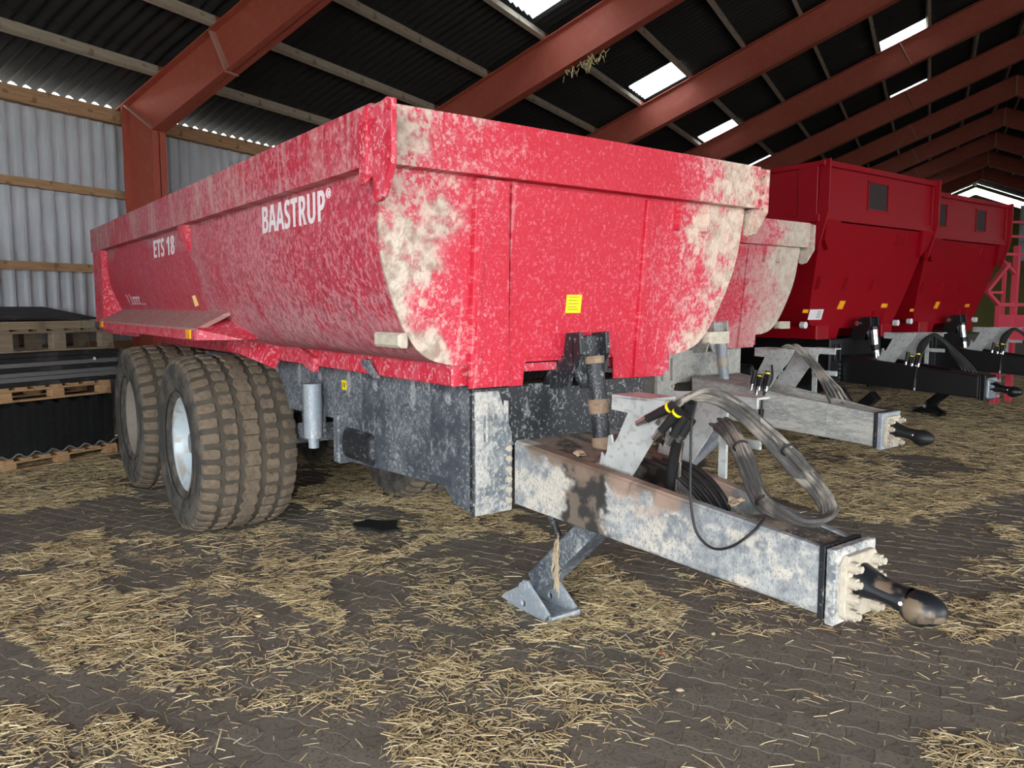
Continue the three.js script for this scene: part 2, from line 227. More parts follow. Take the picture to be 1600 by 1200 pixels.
// floor: bedding sand, then pavers
const floor = barn(thing('floor', 'dirty wavy-edged paver floor strewn with straw', 'floor', null, 'structure'));
part('bedding', boxUV(box(L0 - 0.3, L1 + 0.3, -0.25, -0.0045, -9.6, RIGHT_N + 0.5)), matSand, floor, 'sand and trodden dirt between the pavers');
{
  const PL = 0.225, PW = 0.1125, wob = t => { const q = ((t / PW) % 1 + 1) % 1; return 0.011 * (q < 0.25 ? q * 4 : q < 0.5 ? 1 : q < 0.75 ? 1 - (q - 0.5) * 4 : 0) - 0.0055; };
  const outline = []; const S = 8;
  for (let i = 0; i < S; i++) { const n = -PL / 2 + PL * i / S; outline.push([-PW / 2 + wob(n + PL / 2), n]); }
  for (let i = 0; i < 2; i++) { const t = i / 2; outline.push([-PW / 2 + wob(0) + PW * t, PL / 2 + (i ? 0.006 : 0)]); }
  for (let i = S; i > 0; i--) { const n = -PL / 2 + PL * i / S; outline.push([PW / 2 + wob(n + PL / 2), n]); }
  for (let i = 0; i < 2; i++) { const t = i / 2; outline.push([PW / 2 + wob(0) - PW * t, -PL / 2 + (i ? 0.006 : 0)]); }
  const geo = k => {
    const pos = [], uv = [], ring = (d, y) => outline.map(([x, z]) => [x - Math.sign(x) * d, y, z - Math.sign(z) * (Math.abs(z) > PL / 2 - 0.02 ? d : 0)]);
    const inn = ring(0.0034, 0), out = ring(0.0012, -0.0045), add = (...q) => { for (const p of q) { pos.push(...p); uv.push(p[0] * 2 + k * 0.37, p[2] * 2 + k * 0.21); } };
    for (let i = 0; i < inn.length; i++) { const j = (i + 1) % inn.length; add([0, 0, 0], inn[i], inn[j]); add(inn[i], out[i], out[j]); add(inn[i], out[j], inn[j]); }
    const g = new THREE.BufferGeometry(); g.setAttribute('position', new THREE.Float32BufferAttribute(pos, 3)); g.setAttribute('uv', new THREE.Float32BufferAttribute(uv, 2)); g.computeVertexNormals(); return g;
  };
  const geos = [0, 1, 2].map(geo), r = rngOf(5), spots = [];
  for (let i = 0; i < 190; i++) for (let j = -42; j < 60; j++) {
    const l = 0.4 + i * PW, n = (j + (i % 2) * 0.5) * PL, [px, py] = project(toWorld(l, 0, n)); const k = (r() * 3) | 0, dy = -0.003 * r(), tx = 0.012 * (r() - 0.5), tz = 0.012 * (r() - 0.5);
    if (n < -9.2 || n > 12.8) continue;
    const d = Math.hypot(l, n); if (l < 1.2 && Math.abs(n) < 0.3) { }
    if (px < -260 || px > 1860 || py < 500 || d > 15) continue;
    spots.push({ l, n, px, py, k, dy, tx, tz, see: px > 0 && px < 1600 && py < 1195 ? 1 / d : 0 });
  }
  spots.sort((a, b) => b.see - a.see);
  spots.slice(0, 300).forEach(s => { const m = part('paver', geos[s.k], matPaver[s.k], floor); m.position.set(s.l, s.dy, s.n); m.rotation.set(s.tx, 0, s.tz); });
  for (let k = 0; k < 3; k++) {
    const list = spots.slice(300).filter(s => s.k === k), im = new THREE.InstancedMesh(geos[k], matPaver[k], list.length), M = new THREE.Matrix4(), Q = new THREE.Quaternion();
    list.forEach((s, i) => im.setMatrixAt(i, M.compose(V3(s.l, s.dy, s.n), Q.setFromEuler(new THREE.Euler(s.tx, 0, s.tz)), V3(1, 1, 1))));
    im.name = 'paver_field'; im.userData.kind = 'stuff'; floor.add(im);
  }
}
const yard = topMesh('yard_ground', boxUV(box(-70, 110, -0.3, -0.26, -90, 110)), matYard, 'pale gravel yard outside the hall', 'ground', null, 'structure');

// left wall: ribbed steel sheets on timber rails
const ribPts = w => { const o = []; for (let a = 0; a < w - 0.01; a += 0.17) o.push([a, 0], [a + 0.112, 0], [a + 0.124, -0.045], [a + 0.158, -0.045]); o.push([w, 0]); return o; };
const sheetGeo = (w, h, y0 = 0) => ribbon(ribPts(w), h, 0.0015).rotateX(-Math.PI / 2).translate(0, y0, 0);
const wallLeft = barn(thing('wall_left', 'ribbed pale grey steel wall on horizontal timber rails', 'wall', null, 'structure'));
{
  const near = sheetGeo(SHEET_W, 4.1), far = sheetGeo(SHEET_W * 6, 4.1);
  const place = (g, l) => part('wall_sheet', g, matWallSteel, wallLeft).position.set(l, 0, -9.36);
  let l = L0; for (; l < 2.3; l += SHEET_W * 1) place(near, l);
  for (; l < 13; l += SHEET_W) place(near, l);
  for (; l < L1 - SHEET_W * 5; l += SHEET_W * 6) place(far, l);
  for (const y of [0.2, 1.18, 2.145, 3.10]) for (let k = -1; k < 13; k++) part('rail', boxUV(box(2.2 + (k - 1) * BAY, 2.2 + k * BAY, y - 0.05, y + 0.05, -9.31, -9.26)), matTimber, wallLeft);
  for (let k = -1; k < 13; k++) part('eave_beam', boxUV(box(2.2 + (k - 1) * BAY, 2.2 + k * BAY, 3.98, 4.155, -9.33, -9.21)), matTimber, wallLeft);
}
// right wall: same sheets above, standing open along the near bays
const wallRight = barn(thing('wall_right', 'ribbed steel wall on the open long side', 'wall', null, 'structure'));
{
  const OPEN_END = 9.0, g = sheetGeo(SHEET_W * 6, 4.1).rotateY(Math.PI);
  for (let l = OPEN_END; l < L1 - 3; l += SHEET_W * 6) part('wall_sheet', g, matWallSteel, wallRight).position.set(l + SHEET_W * 6, 0, RIGHT_N + 0.26);
  part('header_beam', boxUV(box(L0, OPEN_END, 3.75, 4.2, RIGHT_N + 0.1, RIGHT_N + 0.25)), matTimber, wallRight);
}
// gables
const gable = (l0, l1, hole) => { const pts = [[-9.4, -0.02], [RIGHT_N + 0.3, -0.02], [RIGHT_N + 0.3, 4.1], [RIDGE_N, raftY(RIDGE_N) + 0.12], [-9.4, 4.1]]; const s = shapeOf(pts.map(p => [-p[0], p[1]])); if (hole) s.holes.push(new THREE.Path(hole.map(p => new THREE.Vector2(-p[0], p[1])))); return boxUV(ext(s, l1 - l0).rotateY(Math.PI / 2).translate(l0, 0, 0)); };
const wallNear = barn(thing('wall_near', 'steel gable wall with a wide doorway', 'wall', null, 'structure'));
part('gable_cladding', gable(L0 - 0.1, L0, [[-3.5, 0], [-3.5, 4.6], [7.5, 4.6], [7.5, 0]]), matWallSteel, wallNear);

// steel portal frames
const flangeAlong = (n0, y0, n1, y1, t, w) => { const dx = n1 - n0, dy = y1 - y0, L = Math.hypot(dx, dy), nx = -dy / L * t, ny = dx / L * t; return extX([[n0, y0], [n1, y1], [n1 + nx, y1 + ny], [n0 + nx, y0 + ny]], -w / 2, w / 2); };
function frameParts(t) {
  const D = 0.64;
  for (const s of [1, -1]) {
    const m = n => s > 0 ? n : 2 * RIDGE_N - n;
    const poly = pts => pts.map(([n, y]) => [m(n), y]);
    const fl = (a, b, c, d, th, w) => flangeAlong(m(a), b, m(c), d, s * th, w);
    const colIn = -8.54, kneeY = raftY(colIn) - D + 0.04;
    part('column', boxUV(merge([extX(poly([[EAVE_N, 0], [colIn, 0], [colIn, kneeY], [EAVE_N, raftY(EAVE_N)]]), -0.006, 0.006), fl(EAVE_N, 0, EAVE_N, raftY(EAVE_N), -0.016, 0.2), fl(colIn, 0, colIn, kneeY, 0.016, 0.2), box(-0.14, 0.14, 0, 0.03, Math.min(m(EAVE_N), m(colIn)) - 0.04, Math.max(m(EAVE_N), m(colIn)) + 0.04)])), matPrimer, t);
    const rn = RIDGE_N - 0.001;
    part('rafter', boxUV(merge([extX(poly([[EAVE_N, raftY(EAVE_N)], [colIn, kneeY], [rn, raftY(RIDGE_N) - D], [rn, raftY(RIDGE_N)]]), -0.006, 0.006), fl(EAVE_N - 0.12, raftY(EAVE_N) - 0.05, rn, raftY(RIDGE_N), -0.016, 0.2), fl(colIn, kneeY, rn, raftY(RIDGE_N) - D, 0.016, 0.2)])), matPrimer, t);
    const stiff = (n0, y0, n1, y1) => part('stiffener', flangeAlong(m(n0), y0, m(n1), y1, 0.02, 0.19), matPrimerPale, t);
    stiff(EAVE_N + 0.03, raftY(EAVE_N) - 0.02, colIn, kneeY);
    stiff(-7.5, raftY(-7.5) - 0.02, -7.25, raftY(-7.25) - D + 0.02);
    stiff(-0.9, raftY(-0.9) - 0.02, -0.65, raftY(-0.65) - D + 0.02);
  }
  part('ridge_plate', box(-0.1, 0.1, raftY(RIDGE_N) - 0.64, raftY(RIDGE_N), RIDGE_N - 0.015, RIDGE_N + 0.015), matPrimerPale, t);
}
const frame0 = thing('steel_portal_frame', 'red-brown steel portal frame', 'frame', null, 'structure');
frameParts(frame0);
const frameLabels = ['red-brown steel portal frame just inside the doorway gable', 'red-brown steel portal frame over the open floor before the trailers', 'red-brown steel portal frame whose column stands beside the pallet stack', 'second red-brown steel frame beyond the pallet stack', 'third red-brown steel frame beyond the pallet stack', 'fourth red-brown steel frame beyond the pallet stack', 'fifth red-brown steel frame beyond the pallet stack', 'sixth red-brown steel frame beyond the pallet stack', 'seventh red-brown steel frame beyond the pallet stack', 'eighth red-brown steel frame beyond the pallet stack', 'ninth red-brown steel frame beyond the pallet stack', 'last red-brown steel frame before the far gable'];
for (let k = 0; k < 12; k++) { const o = k ? frame0.clone() : frame0; if (k) { o.name = numbered('steel_portal_frame'); scene.add(o); } o.userData = { label: frameLabels[k], category: 'frame', group: 'steel portal frames of the hall', kind: 'structure' }; barn(o); o.position.copy(toWorld(-2.3 + BAY * k, 0, 0)); }

// roof: purlins and corrugated sheets
const ceiling = barn(thing('ceiling', 'black corrugated roof on grey timber purlins', 'roof', null, 'structure'));
const PUR = 1.015, purN = i => -8.44 + PUR * i, PH = 0.12;
{
  const pg = boxUV(box(0, BAY, 0, PH, -0.034, 0.034));
  for (let i = 0; i < 11; i++) for (let k = -1; k < 12; k++) for (const s of [1, -1]) {
    const n = purN(i), N = s > 0 ? n : 2 * RIDGE_N - n; if (s < 0 && i % 1) continue;
    const m = part('purlin', pg, matPurlin, ceiling); m.position.set(-2.3 + BAY * k, raftY(n), N); m.rotation.x = -s * PHI;
    if (k > 0 && k < 5 && s > 0) { const c = part('purlin_cleat', box(-0.05, 0.02, 0.0, PH * 0.9, 0.035, 0.045), matPrimer, ceiling); c.position.copy(m.position); c.rotation.x = m.rotation.x; }
  }
  // sheets lie on the purlins: row i covers purlin i .. i + 1, row -1 hangs over the eave
  const rowLen = PUR / Math.cos(PHI), sg = ribbon(wavePts(SHEET_W, 0.17, 0.027), rowLen + 0.09, 0.006);
  const skyGeo = ribbon(wavePts(SHEET_W, 0.17, 0.027), rowLen - 0.02, 0.006);
  const PHS = PHI - 0.010 / 1.19, lift = PH + 0.036, rest = [[], []];
  const ypos = n => raftY(n) + lift / Math.cos(PHI);
  const sky = new Set(); for (const k of [15, 20, 25, 30, 35, 40, 45]) { sky.add(`3:${k}`); if (k >= 25) sky.add(`7:${k}`); }
  let nw = 0, indiv = 0;
  for (const s of [1, -1]) for (let i = -1; i < 11; i++) for (let k = 0; k < COLS; k++) {
    const n = purN(i) - (i < 0 ? 0 : 0.055), N = s > 0 ? n : 2 * RIDGE_N - n, y = 4.2 + SLOPE * (n - EAVE_N) + lift / Math.cos(PHI) - (k % 2) * 0.003 + 0.010;
    const l = L0 + k * SHEET_W, len = i === 10 ? 0.3 : 1;
    if (s > 0 && sky.has(`${i}:${k}`)) {
      const w = new THREE.Mesh(skyGeo, matSkylight); w.name = `window_${++nw}`; scene.add(w); barn(w); w.position.copy(toWorld(l, y, N)); w.rotation.set(-PHS, BARN_TURN, 0, 'YXZ');
      tag(w, i === 3 ? `white translucent corrugated skylight in the lower row, ${['nearest the doorway gable', 'next after the first', 'third along', 'fourth along', 'fifth along', 'sixth along', 'seventh along'][[15, 20, 25, 30, 35, 40, 45].indexOf(k)]}` : `white translucent corrugated skylight near the ridge, ${['first of its row', 'second along', 'third along', 'fourth along', 'fifth along'][[25, 30, 35, 40, 45].indexOf(k)]}`, 'skylight', 'translucent roof sheets', 'structure'); continue;
    }
    if (s > 0 && l > 2.2 && l < 24 && indiv < 290 && i < 11) { indiv++; const m = part('roof_sheet', sg, matRoof, ceiling); m.position.set(l, y, N); m.rotation.x = -PHS; m.scale.z = len; }
    else rest[s > 0 ? 0 : 1].push([l, y, N, len]);
  }
  rest.forEach((list, q) => { const im = new THREE.InstancedMesh(sg, matRoof, list.length), M = new THREE.Matrix4(), Q = new THREE.Quaternion().setFromEuler(new THREE.Euler(q ? PHS : -PHS, 0, 0)); const back = new THREE.Quaternion().setFromEuler(new THREE.Euler(0, Math.PI, 0)); list.forEach(([l, y, n, len], i) => im.setMatrixAt(i, q ? M.compose(V3(l + SHEET_W, y, n), Q.clone().multiply(back), V3(1, 1, len)) : M.compose(V3(l, y, n), Q, V3(1, 1, len)))); im.name = 'roof_sheet_field'; im.userData.kind = 'stuff'; ceiling.add(im); });
  part('ridge_cap', flat(new THREE.CylinderGeometry(0.22, 0.22, L1 - L0, 16, 1, true, 0, Math.PI).rotateZ(Math.PI / 2).rotateX(-Math.PI / 2).translate((L0 + L1) / 2, raftY(RIDGE_N) + 0.18, RIDGE_N)), matRoof, ceiling);
}
// far gable: light strip under the roof, boarding, a glazed bay
const wallFar = barn(thing('wall_far', 'far gable with a light strip under the roof and olive boarding', 'wall', null, 'structure'));
{
  const F = L1 - 0.15;
  part('gable_cladding', gable(F, F + 0.1, [[-8.5, raftY(-8.5) - 0.1], [RIDGE_N, raftY(RIDGE_N) - 0.1], [RIGHT_N - 0.6, raftY(-8.5) - 0.1], [RIGHT_N - 0.6, raftY(-8.5) - 0.5], [RIDGE_N, raftY(RIDGE_N) - 0.5], [-8.5, raftY(-8.5) - 0.5]]), std({ color: new THREE.Color(0x6d6a3e), roughness: 0.9 }), wallFar);
  for (const s of [1, -1]) for (let k = 0; k < 8; k++) { const m = n => s > 0 ? n : 2 * RIDGE_N - n, a = -8.5 + k * 1.3, b = a + 1.26, y = n => raftY(n) - 0.12; part('light_panel', extX([[m(a), y(a) - 0.3], [m(b), y(b) - 0.3], [m(b), y(b) + 0.0], [m(a), y(a) + 0.0]], F + 0.02, F + 0.04), matSkylight, wallFar); }
  const W = new THREE.Group(); W.name = `window_13`; scene.add(W); barn(W); tag(W, 'pale blue glazed bay in the far gable', 'window', null, 'structure');
  for (let i = 0; i < 3; i++) for (let j = 0; j < 3; j++) part('pane', box(F - 0.04, F - 0.02, 4.4 + j * 1.0, 5.36 + j * 1.0, 4.4 + i * 1.1, 5.44 + i * 1.1), std({ color: new THREE.Color(0xb9c9d6), roughness: 0.3 }), W);
  part('window_frame', merge([box(F - 0.08, F - 0.01, 4.3, 7.45, 4.3, 4.4), box(F - 0.08, F - 0.01, 4.3, 7.45, 7.64, 7.74), box(F - 0.08, F - 0.01, 4.3, 4.4, 4.3, 7.74), box(F - 0.08, F - 0.01, 7.36, 7.45, 4.3, 7.74)]), matZinc, W);
}

// ---------------------------------------------------------------- tipping trailers
const font = await new FontLoader().loadAsync('fonts/droid/droid_sans_bold.typeface.json');
const fontR = await new FontLoader().loadAsync('fonts/droid/droid_sans_regular.typeface.json');
function word(txt, x0, x1, y0, y1, z, f = font, depth = 0.002) { const g = new TextGeometry(txt, { font: f, size: 1, depth: 0.01, curveSegments: 4, bevelEnabled: false }); g.computeBoundingBox(); const b = g.boundingBox; g.translate(-b.min.x, -b.min.y, -b.min.z); g.scale((x1 - x0) / (b.max.x - b.min.x), (y1 - y0) / (b.max.y - b.min.y), depth / 0.01); return flat(g.translate(x0, y0, z)); }
const smooth = (g, a = 0.7) => toCreasedNormals(flat(g), a);

// --- wheel: axis along z, outer face at +z
const TYRE_R = 0.665, TYRE_W = 0.71;
const wheelGeo = (() => {
  const prof = [[0.345, 0.27], [0.37, 0.315], [0.44, 0.345], [0.53, 0.352], [0.595, 0.342], [0.628, 0.318], [0.642, 0.28]].map(([r, z]) => new THREE.Vector2(r, z));
  const mir = prof.slice().reverse().map(v => new THREE.Vector2(v.x, -v.y));
  const mid = []; for (let i = 1; i < 8; i++) mid.push(new THREE.Vector2(0.642 + 0.006 * Math.sin(i / 8 * Math.PI), 0.28 - 0.56 * i / 8));
  const carcass = flat(new THREE.LatheGeometry([...prof, ...mid, ...mir], 72).rotateX(Math.PI / 2));
  const ribs = []; for (const z of [0.352, -0.352]) ribs.push(flat(new THREE.TorusGeometry(0.50, 0.006, 6, 60).translate(0, 0, z * 0.995)), flat(new THREE.TorusGeometry(0.40, 0.008, 6, 60).translate(0, 0, z * 0.965)));
  const tyre = boxUV(merge([carcass, ...ribs])), base = boxUV(flat(new THREE.LatheGeometry([new THREE.Vector2(0.630, 0.322), new THREE.Vector2(0.6445, 0.28), ...mid.map(v => new THREE.Vector2(v.x + 0.002, v.y)), new THREE.Vector2(0.6445, -0.28), new THREE.Vector2(0.630, -0.322)], 72).rotateX(Math.PI / 2)));
  const NL = 38, lugs = [];
  // a lug: polygon in (arc, z), raised from r0 to r1 and bent onto the tyre
  const lug = (poly, a0, r0 = 0.635, r1 = (z) => TYRE_R) => {
    const pos = [], P = (s, z, r) => { const a = a0 + s / TYRE_R; return [Math.cos(a) * r, Math.sin(a) * r, z]; };
    let cs = 0, cz = 0; for (const [s, z] of poly) { cs += s / poly.length; cz += z / poly.length; }
    const inn = poly.map(([s, z]) => [cs + (s - cs) * 0.9, cz + (z - cz) * 0.9]);
    for (let i = 0; i < poly.length; i++) { const j = (i + 1) % poly.length, A = P(...poly[i], r0), B = P(...poly[j], r0), C = P(...inn[i], r1(inn[i][1])), D = P(...inn[j], r1(inn[j][1])); pos.push(...P(cs, cz, r1(cz)), ...D, ...C, ...A, ...C, ...D, ...A, ...D, ...B); }
    const g = new THREE.BufferGeometry(); g.setAttribute('position', new THREE.Float32BufferAttribute(pos, 3)); g.computeVertexNormals(); return flat(g);
  };
  const crown = z => TYRE_R - 0.35 * Math.pow(Math.max(0, Math.abs(z) - 0.12), 2);
  const st = 2 * Math.PI / NL * TYRE_R;
  for (let k = 0; k < NL; k++) {
    const a = k * 2 * Math.PI / NL;
    for (const s of [1, -1]) {
      const o = s > 0 ? 0 : st / 2;
      const blk = [[-0.046, 0.105], [-0.028, 0.094], [0.028, 0.094], [0.046, 0.105], [0.034, 0.135], [0.040, 0.178], [0.022, 0.192], [-0.022, 0.192], [-0.040, 0.178], [-0.034, 0.135]].map(([t, z]) => [t + o, s * z]);
      lugs.push(lug(s > 0 ? blk : blk.reverse(), a, 0.638, crown));
      const sh = [[-0.026, 0.222], [0.026, 0.222], [0.038, 0.245], [0.036, 0.338], [-0.036, 0.338], [-0.038, 0.245]].map(([t, z]) => [t + o + st / 2, s * z]);
      lugs.push(lug(s > 0 ? sh : sh.reverse(), a, 0.60, z => z * s > 0.3 ? crown(z) - 0.02 : crown(z)));
    }
    const w = 0.009; const c = [[-st / 2 - 0.002, -0.056], [-st / 4, -0.056 - w], [0, -0.056], [st / 4, -0.056 + w * 1.6], [st / 2 + 0.002, -0.056], [st / 2 + 0.002, 0.056], [st / 4, 0.056 + w], [0, 0.056], [-st / 4, 0.056 - w * 1.6], [-st / 2 - 0.002, 0.056]];
    lugs.push(lug(c.reverse(), a, 0.64, crown));
  }
  const tread = boxUV(merge(lugs));
  const rp = [[0.02, 0.16], [0.10, 0.16], [0.115, 0.12], [0.16, 0.09], [0.26, 0.085], [0.295, 0.12], [0.305, 0.22], [0.318, 0.235], [0.33, 0.285], [0.352, 0.295], [0.36, 0.285], [0.352, 0.27], [0.345, 0.2], [0.33, 0.1], [0.33, -0.27], [0.355, -0.29]].map(([r, z]) => new THREE.Vector2(r, z));
  const rim = boxUV(flat(new THREE.LatheGeometry(rp, 48).rotateX(Math.PI / 2)));
  const nuts = []; for (let k = 0; k < 10; k++) { const t = k / 10 * Math.PI * 2; nuts.push(bolt(Math.cos(t) * 0.17, Math.sin(t) * 0.17, 0.105, 'z', 0.016, 0.04)); }
  const hub = flat(new THREE.CylinderGeometry(0.075, 0.09, 0.1, 24).rotateX(Math.PI / 2).translate(0, 0, 0.2));
  return { tyre, base, tread, rim, hub, nuts };
})();
function addWheel(parent, x, s, m, spin) {
  const w = new THREE.Group(); w.name = 'wheel'; parent.add(w); w.position.set(x, TYRE_R - 0.012, s * (1.22 - TYRE_W / 2)); if (s < 0) w.rotation.y = Math.PI;
  for (const [n, g, mt] of [['tyre', wheelGeo.tyre, m.tyre], ['tread', wheelGeo.tread, m.tread], ['tread_base', wheelGeo.base, m.groove], ['rim', wheelGeo.rim, m.rim], ['hub', wheelGeo.hub, m.hub]]) { const p = part(n, g, mt, w); p.rotation.z = spin; }
  if (s > 0) for (const g of wheelGeo.nuts) part('wheel_nut', g, m.hub, w).rotation.z = spin;
  return w;
}

// --- tub of the two dirty trailers
const frontX = y => 2.9 + (y - 1.31) * 0.14 / 0.92;
const tubHalf = (() => { const c = new THREE.SplineCurve([[1.15, 2.26], [1.15, 2.12], [1.148, 2.0], [1.125, 1.86], [1.065, 1.70], [0.985, 1.55], [0.89, 1.455], [0.76, 1.415], [0.66, 1.41]].map(p => new THREE.Vector2(...p))); return c.getPoints(26).map(p => [p.x, p.y]); })();
const tubGeo = (() => {
  const outer = [...tubHalf.map(([z, y]) => [z, y]), ...tubHalf.slice().reverse().map(([z, y]) => [-z, y])];
  const inner = outer.map(([z, y]) => [z - Math.sign(z) * 0.018 * (y > 1.43 ? 1 : 0.4), y + (y < 1.6 ? 0.018 : 0)]);
  let g = extX([...outer, ...inner.slice().reverse()], -3.1, 3);
  const p = g.attributes.position; for (let i = 0; i < p.count; i++) if (p.getX(i) > 2.9) p.setX(i, frontX(p.getY(i)) - 0.01);
  return planUV(smooth(g, 0.5), 'x', -3.4, 3.4, 1.2, 2.6);
})();
// a plate lying in the sloping front plane, outline (z, y), between offsets d0 and d1 in front of it
const onFront = (pts, d0, d1, bev = 0, holes = []) => { const g = extX(pts, d0, d1, bev, holes), p = g.attributes.position; for (let i = 0; i < p.count; i++) p.setX(i, p.getX(i) + frontX(p.getY(i))); g.computeVertexNormals(); return planUV(g, 'z', -1.4, 1.4, 1.2, 2.6); };
const sideUV = g => planUV(g, 'x', -3.4, 3.4, 1.2, 2.6), frontUV = g => planUV(g, 'z', -1.4, 1.4, 1.2, 2.6);
function dirtyTub(t, m, full) {
  part('tub_shell', tubGeo, m.side, t, 'rounded dusty red tub with rain streaks');
  part('front_plate', onFront([...tubHalf.map(p => [p[0] + 0.012, p[1]]), [-0.66, 1.41], ...tubHalf.slice().reverse().map(p => [-p[0] - 0.012, p[1]])].filter((p, i, a) => i === 0 || Math.hypot(p[0] - a[i - 1][0], p[1] - a[i - 1][1]) > 0.004), -0.01, 0.004), m.front, t, 'red front wall with mud caked on both edges');
  // outer strip with a fold, and the middle panel with its notch
  part('front_strip', onFront([[0.72, 2.23], [0.665, 1.30], [0.445, 1.30], [0.545, 2.23]], 0.004, 0.03, 0.003), m.front, t);
  part('front_strip', onFront([[-0.66, 1.29], [-0.70, 2.23], [-0.42, 2.23], [-0.47, 1.29]], 0.004, 0.012, 0.002), m.front, t);
  part('middle_panel', onFront([[0.52, 2.22], [0.44, 1.295], [0.35, 1.295], [0.35, 1.40], [0.335, 1.43], [-0.22, 1.43], [-0.24, 1.41], [-0.26, 1.295], [-0.46, 1.29], [-0.42, 2.23]], 0.003, 0.016, 0.002), m.front, t);
  part('front_rib', onFront([[-0.335, 2.22], [-0.40, 1.295], [-0.465, 1.29], [-0.415, 2.22]], 0.014, 0.034, 0.004), m.front, t);
  part('fold_line', onFront([[0.665, 2.225], [0.675, 1.75], [0.64, 1.31], [0.615, 1.31], [0.65, 1.75], [0.64, 2.225]], 0.028, 0.036, 0.002), m.front, t);
  for (const z of [-0.58, -0.80]) part('step_lug', onFront([[z, 2.21], [z, 2.09], [z - 0.012, 2.08], [z - 0.03, 2.08], [z - 0.03, 2.085], [z - 0.014, 2.2]], 0.004, 0.045, 0.002), m.front, t);
  // rim: folded channel round the top
  const ch = s => [[s * 1.215, 2.235], [s * 1.22, 2.465], [s * 1.10, 2.465], [s * 1.10, 2.445], [s * 1.195, 2.445], [s * 1.195, 2.25], [s * 1.13, 2.25], [s * 1.13, 2.235]];
  for (const s of [1, -1]) part('rim_rail', sideUV(extX(s > 0 ? ch(1) : ch(-1).reverse(), -3.36, 3.07)), m.side, t);
  part('rim_rail', frontUV(extZ([[3.115, 2.235], [3.12, 2.465], [3.0, 2.465], [3.0, 2.445], [3.095, 2.445], [3.09, 2.25], [3.0, 2.25], [3.0, 2.235]], -1.2, 1.2)), m.front, t);
  // corner plates standing forward of the front, drilled along the edge
  for (const s of [1, -1]) {
    const f = s > 0 ? 0 : -0.1, o = [[2.98 + f, 2.44], [3.07 + f, 2.45], [3.10 + f, 2.435], [3.22 + f, 2.458], [3.26 + f, 2.445], [3.255 + f, 2.21], [3.18 + f, 2.095], [3.13 + f, 2.08], [3.1 + f, 2.095], [3.1 + f, 2.18], [2.98 + f, 2.16]];
    const z0 = s > 0 ? 1.208 : -1.232;
    part('corner_plate', (s > 0 ? boxUV : (g => planUV(g, 'x', 3.253, 1.387, 1.2, 2.6)))(extZ(o, z0, z0 + 0.024, 0.003, [[3.235 + f, 2.41, 0.008], [3.235 + f, 2.32, 0.008], [3.232 + f, 2.23, 0.008]])), s > 0 ? m.red : m.front, t);
    part('corner_plate', boxUV(extZ([[3.05, 2.45], [3.065, 2.45], [3.065, 2.17], [3.05, 2.15]], z0 + (s > 0 ? 0.02 : -0.01), z0 + (s > 0 ? 0.034 : 0.004), 0)), m.red, t);
  }
  // rear frame ring, fender, sill
  for (const s of [1, -1]) {
    const a = tubHalf.filter(p => p[1] < 2.24 && p[1] > 1.43).map(p => [s * p[0], p[1]]);
    const outl = [[s * 1.215, 2.24], [s * 1.215, 1.52], [s * 1.13, 1.40], [s * 0.9, 1.36], ...a.slice().reverse()];
    part('rear_frame', boxUV(extX(outl, -3.28, -2.86, 0.004)), m.red, t);
    if (!full && s < 0) continue;
    part('fender', boxUV(extX([[s * 1.0, 1.665], [s * 1.25, 1.535], [s * 1.255, 1.46], [s * 1.235, 1.46], [s * 1.23, 1.515], [s * 0.97, 1.645]], -2.86, 0.62, 0.004)), m.dusty, t, 'dust-covered fender shelf');
    part('fender_lip', boxUV(bbox(-2.84, 0.6, 1.455, 1.52, s * 1.25 - 0.004 + (s < 0 ? -0.006 : 0.005), s * 1.25 + 0.006 + (s < 0 ? -0.006 : 0.005), 0.002)), m.red, t);
    const tri = [[0.64, 1.46, 1.26], [0.64, 1.53, 1.255], [0.34, 1.672, 0.99], [0.84, 1.475, 0.84], [0.8, 1.46, 1.0]].map(p => V3(p[0], p[1], s * p[2]));
    const gg = new THREE.BufferGeometry().setFromPoints([tri[0], tri[4], tri[1], tri[1], tri[4], tri[2], tri[4], tri[3], tri[2]].flatMap(v => v)); gg.computeVertexNormals(); part('fender_gusset', boxUV(gg), m.red, t);
  }
  part('sill', boxUV(merge([bbox(-3.0, 2.88, 1.31, 1.43, 0.60, 0.735, 0.006), bbox(-3.0, 2.88, 1.31, 1.43, -0.735, -0.60, 0.006), box(-3.0, 2.88, 1.36, 1.40, -0.6, 0.6)])), m.red, t);
  part('sill_brace', boxUV(merge([bar([0.9, 1.43, 0.74], [1.35, 1.32, 0.75], 0.09, 0.04), bar([0.2, 1.45, 0.9], [0.7, 1.33, 0.74], 0.16, 0.03)])), m.red, t);
  part('side_gusset', boxUV(extX([[1.15, 2.24], [1.205, 2.24], [1.2, 2.2], [1.155, 2.05], [1.145, 2.05]], 0.05, 0.19, 0.002)), m.red, t);
  // lamps, stickers, lettering on the side towards the camera
  const lamp = x => bbox(x, x + 0.24, 1.50, 1.565, 1.0, 1.05, 0.012);
  part('marker_lamp', lamp(2.72), matMudCake, t, 'mud-covered side lamp');
  part('marker_lamp', bbox(2.90, 2.97, 1.46, 1.53, -1.16, -0.98, 0.01), m.lampFar ?? matMudCake, t, 'pale side lamp standing out past the tub');
  part('sticker', onFront([[0.13, 1.735], [0.13, 1.645], [0.03, 1.645], [0.03, 1.735]], 0.0165, 0.018), m.sticker, t, m.stickerLabel);
  if (m.print) part('sticker_print', merge([0.725, 0.708, 0.692, 0.676, 0.664].map((y, i) => onFront([[0.115, 1 + y], [0.115, 1 + y - 0.003], [0.05 + 0.01 * (i % 2), 1 + y - 0.003], [0.05 + 0.01 * (i % 2), 1 + y]], 0.018, 0.0186))), matOlivePrint, t);
